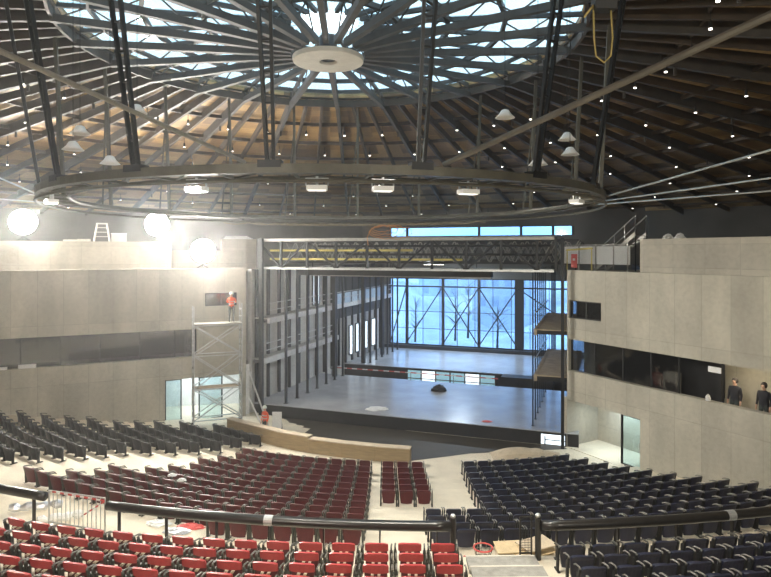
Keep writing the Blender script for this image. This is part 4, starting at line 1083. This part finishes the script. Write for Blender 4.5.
# white spots of the timber roof
random.seed(21)
spot = None
def roofspot(r, th):
    global spot
    p = cp(r, th, zroof(r)-.80)
    if p.y < 2: return
    u = U0+F*p.x/p.y; v = V0-F*(p.z-EYE)/p.y
    if not (-10 < u < 780 and -8 < v < 240): return
    if spot is None:
        m = MB(); m.lathe([(.05,.22),(.06,.0),(.05,.0)], (0,0,0), 10); m.tube([(0,0,.2),(0,0,.52)], .015, 5)
        m.mat(1); m.lathe([(.0,-.03),(.055,-.03),(.055,.0),(0,.0)], (0,0,0), 10)
        spot = m.build('roof_spotlight', [DARK, LAMPS], loc=p)
        o = spot
    else: o = spot.copy(); C.objects.link(o); o.location = p
    tag(o, 'small white spotlight hanging from the dark timber roof', 'spotlight', 'small spotlights under the timber roof')
for i, r in enumerate((12.5, 16.5, 20.5, 24.5, 28.5, 32.5, 36.5)):
    for j in range(36): roofspot(r, 2*PI*(j + .5*(i % 2) + .12)/36)

# ------------------------------------------------------------------ floodlights
def flood(p, label, rot, h=1.0):
    f = thing('floodlight', label, 'floodlight', p, group='lit floodlights on the terrace'); f.rotation_euler.z = rot
    m = MB()
    for k in range(3): a = 2*PI*k/3 + .5; m.tube([(0,0,h*.55),(.38*math.cos(a),.38*math.sin(a),0)], .02, 6)
    m.tube([(0,0,h*.3),(0,0,h)], .025, 8); m.build('tripod', DARK, f, loc=(0,0,0))
    R_ = .76; zc_ = h + R_ - .1  # head and lens oversized so the disc stands in for glare
    hd = MB(); q_ = []
    hd.lathe([(.22,.34),(.46,.26),(R_,.02),(R_+.03,.0),(R_,-.03),(R_-.03,.0),(.42,.2),(.2,.28)], (0,0,0), 24)
    hd.v = [(x, z, zc_ + y) for x, y, z in hd.v]; hh = hd.build('lamp_dish', DARK, f, loc=(0,0,0))
    ln = MB(); ln.lathe([(0,-.10),(R_*.55,-.075),(R_-.05,-.03),(R_-.05,-.01),(0,-.01)], (0,0,0), 24)
    ln.v = [(x, z, zc_ + y) for x, y, z in ln.v]; ln.build('lens', LAMPW, hh, loc=(0,0,0))
    return f
def area(name, p, tgt, size, e, col):
    d = bpy.data.lights.new(name, 'AREA'); d.shape = 'SQUARE'; d.size = size; d.energy = e; d.color = col
    o = bpy.data.objects.new(name, d); C.objects.link(o); o.location = p; o.rotation_euler = (Vector(tgt)-Vector(p)).to_track_quat('-Z','Y').to_euler(); return o
def point(name, p, e, col, r=.3):
    d = bpy.data.lights.new(name, 'POINT'); d.energy = e; d.color = col; d.shadow_soft_size = r
    o = bpy.data.objects.new(name, d); C.objects.link(o); o.location = p; return o
def spotl(name, p, tgt, e, col, ang=120, r=.3):
    d = bpy.data.lights.new(name, 'SPOT'); d.energy = e; d.color = col; d.spot_size = math.radians(ang); d.spot_blend = .6; d.shadow_soft_size = r
    o = bpy.data.objects.new(name, d); C.objects.link(o); o.location = p; o.rotation_euler = (Vector(tgt)-Vector(p)).to_track_quat('-Z','Y').to_euler(); return o
WARM = (1.0, .93, .80)
q1 = WL(sL(23,2.2), 2.2, 11.31); q2 = WL(sL(157,2.2), 2.2, 11.31); q3 = WL(sL(203,.2), .2, 9.666)
flood(q1, 'lit floodlight on the parapet over the far end of the dark grey seats', rotL, .40)
flood(q2, 'lit floodlight on the parapet beyond the white supply box', rotL, .40)
flood(q3, 'lit floodlight on the lower wall top above the scaffold tower', rotL, .40)
for i, q in enumerate((q1, q2, q3)):
    f = q + Vector((WLn.x, WLn.y, 0))*-.35 + Vector((0,0,1.06))
    area('floodlight_beam', f, (2, 14, 7.5), .9, FLOOD, (1.0,.95,.86))
    point('floodlight_spill', f + Vector((WLn.x, WLn.y, 0))*-1.2, FLOOD*SPILL, (1.0,.97,.92), .4)

# unseen fill lamps added on masts behind the camera to brighten the bowl
def mast(p, label, tgt):
    f = thing('fill_light_mast', label, 'fill light', (p[0], p[1], 9.05))
    h = p[2]-9.05; m = MB(); m.tube([(0,0,0),(0,0,h)], .05, 8)
    for k in range(3): a = 2*PI*k/3; m.bar((0,0,.6),(.6*math.cos(a),.6*math.sin(a),.02),.04)
    m.build('mast', DARK, f, loc=(0,0,0)); MB().box(-.6,.6,-.15,.1,h,h+.5).build('lamp_head', DARK, f, loc=(0,0,0))
    MB().box(-.55,.55,.1,.12,h+.05,h+.45).build('lens', LAMPS, f, loc=(0,0,0))
    area('rear_fill_light', (p[0], p[1]+.3, p[2]+.25), tgt, 1.2, REAR, WARM)
mast((-9,-5,13.4), 'added fill light mast behind the photographer over the red seats', (-9,25,2))
mast((9,-5,13.4), 'added fill light mast behind the photographer over the navy seats', (7,27,2))
# lamps of the ring light the bowl and the roof
for p in RL:
    area('ring_lamp_light', p, p + Vector((0,1.0,-3.2)), .35, RINGE, WARM)
# fill lights added between the trusses to brighten the stage
for (pp, tt, ee, col, lab) in ((P(9,6.3,9.75), P(0,6.5,3.5), STG1, (.88,.94,1.0), 'added fill light among the trusses above the front stage'), (P(8,19,9.75), P(8,19,0), STG2, (.72,.86,1.0), 'added fill light among the trusses above the rear stage')):
    wl_ = thing('stage_fill_light', lab, 'light', pp)
    MB().box(-.7,.7,-.3,.3,.05,.25).build('housing', DARK, wl_, loc=(0,0,0)); MB().box(-.66,.66,-.26,.26,.03,.049).build('diffuser', LAMPS, wl_, loc=(0,0,0))
    area('stage_fill_lamp', pp, tt, 1.0, ee, col)
# cool rooms
cd = WLd*((sd0+sd1)/2); ce_ = WL0 + cd + WLn*1.8
area('lobby_light', (ce_.x, ce_.y, 3.35), (ce_.x, ce_.y, 0), 2.2, 150, (.78,.92,1.0))
ce_ = WR0 + WRd*2.2 + WRn*1.4
area('entrance_light', (ce_.x, ce_.y, 2.78), (ce_.x, ce_.y, 0), 1.6, 110, (.78,.93,1.0))

g_ = WR(sR(748,.9), .9, 5.95)  # fill light added to brighten the gallery back wall
gl_ = thing('gallery_fill_light', 'added fill light in the ribbon gallery above the dark-coated person', 'light', g_); gl_.rotation_euler.z = rotR
MB().box(-.5,.5,-.06,.06,0,.05).build('housing', WHITE, gl_, loc=(0,0,0)); MB().box(-.46,.46,-.04,.04,-.012,-.001).build('diffuser', LAMPS, gl_, loc=(0,0,0))
t_ = WR(sR(748,2.4), 2.4, 4.9); area('gallery_fill_lamp', WR(sR(748,.9), .9, 5.9), t_, .5, 45, (1.0,.85,.6))
# ------------------------------------------------------------------ people
def person(p, rot, label, coat, legs, helmet=None, hair=None, arms='down', vest=None, scale=1.0, bulk=1.0):
    """continuous skinned body; local +y is the way the person faces"""
    V = []; E = []; Rr = []
    def v(x, y, z, r, frm=None):
        V.append((x,y,z)); Rr.append(r); i = len(V)-1
        if frm is not None: E.append((frm, i))
        return i
    pel = v(0,0,.96,.135); wa = v(0,.0,1.12,.125*bulk,pel); ch = v(0,.005,1.32,.145*bulk,wa); nb = v(0,0,1.47,.075,ch); nk = v(0,.01,1.54,.055,nb)
    hd = v(0,.025,1.63,.092,nk); h2 = v(0,.02,1.70,.088,hd); h3 = v(0,.01,1.745,.05,h2); v(0,.115,1.625,.018,hd)
    hands = []
    for s in (-1, 1):
        hp = v(s*.10,0,.90,.095,pel); kn = v(s*.115,.03,.50,.062,hp); an = v(s*.12,-.01,.10,.043,kn); v(s*.13,.13,.04,.042,an)
        sh = v(s*.185,0,1.42,.065,ch)
        if arms == 'down': el = v(s*.235,-.02,1.14,.046,sh); wr = v(s*.235,.07,.90,.032,el); d = Vector((0,.15,-1)).normalized()
        else: el = v(s*.26,.10,1.18,.046,sh); wr = v(s*.16,.34,1.20,.032,el); d = Vector((-s*.3,1,.05)).normalized()
        wv = Vector(V[wr]); pm = wv + d*.07; pi_ = v(*pm, .034, wr); side = Vector((1,0,0)) if arms == 'down' else Vector((0,0,1))
        fw = d.cross(side).normalized()
        for k, ln in enumerate((.075,.085,.08,.062)):
            b_ = pm + d*.03 + fw*(.018*(k-1.5)); f1 = v(*b_, .0095, pi_); f2 = v(*(b_ + d*ln*.55), .009, f1); v(*(b_ + d*ln + side*(-s*.012)), .008, f2)
        t1 = v(*(wv + d*.035 + fw*.04), .011, wr); v(*(wv + d*.085 + fw*.06), .009, t1)
        hands.append(pm)
    me = bpy.data.meshes.new('tmp'); me.from_pydata(V, E, []); ob = bpy.data.objects.new('tmp', me); C.objects.link(ob)
    md = ob.modifiers.new('s','SKIN'); md.use_smooth_shade = True
    sk = me.skin_vertices[0].data if me.skin_vertices else None
    if sk is None:
        bpy.context.view_layer.objects.active = ob; me.skin_vertices.new() if hasattr(me.skin_vertices,'new') else None; sk = me.skin_vertices[0].data
    for i, r in enumerate(Rr): sk[i].radius = (r, r*(.82 if i in (0,1,2) else 1)); sk[i].use_root = (i == 0)
    sb_ = ob.modifiers.new('u','SUBSURF'); sb_.levels = 1; sb_.render_levels = 1
    dg = bpy.context.evaluated_depsgraph_get(); m2 = bpy.data.meshes.new_from_object(ob.evaluated_get(dg))
    bpy.data.objects.remove(ob)
    for mm in (coat, legs, SKIN, BLACK): m2.materials.append(mm)
    for po in m2.polygons:
        c = po.center; po.use_smooth = True
        hand = min((c-h).length for h in hands) < .15 and any((c-h).length < .112 and (abs(c.x) > .2 or arms != 'down') for h in hands)
        po.material_index = 2 if (c.z > 1.5 or hand) else (0 if c.z > .96 or (abs(c.x) > .185 and c.z > .8) else (1 if c.z > .09 else 3))
    m2.transform(Matrix.Scale(scale, 4))
    o = bpy.data.objects.new('person', m2); C.objects.link(o); o.location = p; o.rotation_euler.z = rot; tag(o, label, 'person')
    def kid(mb, name, m, smooth=True):
        mb.v = [tuple(Vector(q)*scale) for q in mb.v]; return mb.build(name, m, o, smooth=smooth, loc=(0,0,0))
    if helmet: kid(MB().lathe([(.135,1.665),(.118,1.67),(.116,1.72),(.095,1.78),(.05,1.812),(0,1.818)], (0,.02,0), 16), 'hard_hat', helmet)
    elif hair: kid(MB().lathe([(.09,1.60),(.108,1.66),(.104,1.72),(.075,1.775),(.02,1.80)], (0,-.012,0), 14), 'hair', hair)
    for s in (-1, 1): kid(MB().lathe([(0,-.012),(.011,0),(0,.012)], (s*.035,.108,1.655), 8), 'eye', BLACK)
    if vest:
        mb = MB()
        for za, zb2 in ((1.08,1.11),(1.24,1.27)): mb.lathe([(.175,za),(.178,zb2)], (0,0,0), 18)
        mb.v = [(x*1.0, y*.84, z) for x,y,z in mb.v]; kid(mb, 'reflective_band', GALV)
    return o
wp = at(231.5, 322, 35.35)
person(Vector((wp.x, wp.y, plat)), 0.15, 'person in an orange vest and dark trousers standing on the scaffold tower', ORANGE, TROUS, HELM, arms='front', vest=True)
wq = at(265, 430, 33.6)
person(Vector((wq.x, 33.6, FZ+.013)), PI*.8, 'person in an orange jacket standing behind the plywood pit barrier', ORANGE, TROUS, HELM, arms='down', vest=True, scale=1.0)
q = WR(sR(735,1.0), 1.0, 3.35); person(q, rotR + PI*1.0, 'person in a dark coat standing in the ribbon gallery before the olive wall', COATD, TROUS, None, HAIR, scale=1.12, bulk=1.2)
q = WR(sR(764,1.1), 1.1, 3.35); person(q, rotR + PI, 'person in dark clothes in the ribbon gallery, cut by the photo edge', COATD, TROUS, None, HAIR, scale=1.12, bulk=1.25)
q = WR(sR(657,.85), .85, 3.35); person(q, rotR + PI*1.1, 'person in a dark red coat behind the gallery glazing beside the grey cabinet', COATR, TROUS, None, HAIR, scale=1.1, bulk=1.15)

# dusty site haze filling the hall
if HAZE > 0:
    hz = MB(); hz.prism([(CEN.x + 43*math.cos(2*PI*i/24), CEN.y + 43*math.sin(2*PI*i/24)) for i in range(24)], -1.95, EYE+9.5)
    hm = bpy.data.materials.new('site_haze'); hm.use_nodes = True; N = hm.node_tree.nodes; N.clear()
    o_ = N.new('ShaderNodeOutputMaterial'); v_ = N.new('ShaderNodeVolumeScatter'); v_.inputs['Density'].default_value = HAZE; v_.inputs['Anisotropy'].default_value = .75
    hm.node_tree.links.new(v_.outputs[0], o_.inputs['Volume'])
    tag(hz.build('haze', hm), 'thin dusty haze hanging in the whole hall', 'haze', kind='stuff')
# ------------------------------------------------------------------ sky, camera, colour
wd = bpy.data.worlds.new('World'); bpy.context.scene.world = wd; wd.use_nodes = True
N = wd.node_tree.nodes; K = wd.node_tree.links; bg = N['Background']
tc = N.new('ShaderNodeTexCoord'); spx = N.new('ShaderNodeSeparateXYZ'); K.new(tc.outputs['Generated'], spx.inputs[0])
cr = N.new('ShaderNodeValToRGB'); cr.color_ramp.elements[0].position = 0.0; cr.color_ramp.elements[0].color = (.30,.57,.98,1)
cr.color_ramp.elements[1].position = .32; cr.color_ramp.elements[1].color = (.80,.93,1.0,1); K.new(spx.outputs['Z'], cr.inputs['Fac'])
nz = N.new('ShaderNodeTexNoise'); nz.inputs['Scale'].default_value = 5; nz.inputs['Detail'].default_value = 5; K.new(tc.outputs['Generated'], nz.inputs['Vector'])
mx = N.new('ShaderNodeMixRGB'); mx.blend_type = 'MIX'; mx.inputs[2].default_value = (.85,.95,1,1); K.new(cr.outputs[0], mx.inputs[1])
mr_ = N.new('ShaderNodeMapRange'); mr_.inputs['From Min'].default_value = .45; mr_.inputs['From Max'].default_value = .75; mr_.inputs['To Max'].default_value = .6
K.new(nz.outputs['Fac'], mr_.inputs['Value']); K.new(mr_.outputs[0], mx.inputs[0]); K.new(mx.outputs[0], bg.inputs['Color'])
bg.inputs['Strength'].default_value = SKY

cam = bpy.data.cameras.new('camera'); co = bpy.data.objects.new('camera', cam); C.objects.link(co)
co.location = (0,0,EYE); co.rotation_euler = (PI/2, 0, 0)
cam.sensor_width = 36; cam.lens = F/771*36; cam.shift_y = -(288.5-V0)/771; cam.clip_end = 400; cam.clip_start = .05
sc_ = bpy.context.scene; sc_.camera = co
sc_.view_settings.view_transform = 'Standard'; sc_.view_settings.look = 'None'; sc_.view_settings.gamma = 1; sc_.view_settings.use_curve_mapping = False
sc_.view_settings.exposure = EXPO
try:
    sc_.cycles.use_denoising = True; sc_.cycles.max_bounces = 8; sc_.cycles.transparent_max_bounces = 12; sc_.cycles.sample_clamp_indirect = 6
except Exception: pass
bpy.context.view_layer.update()
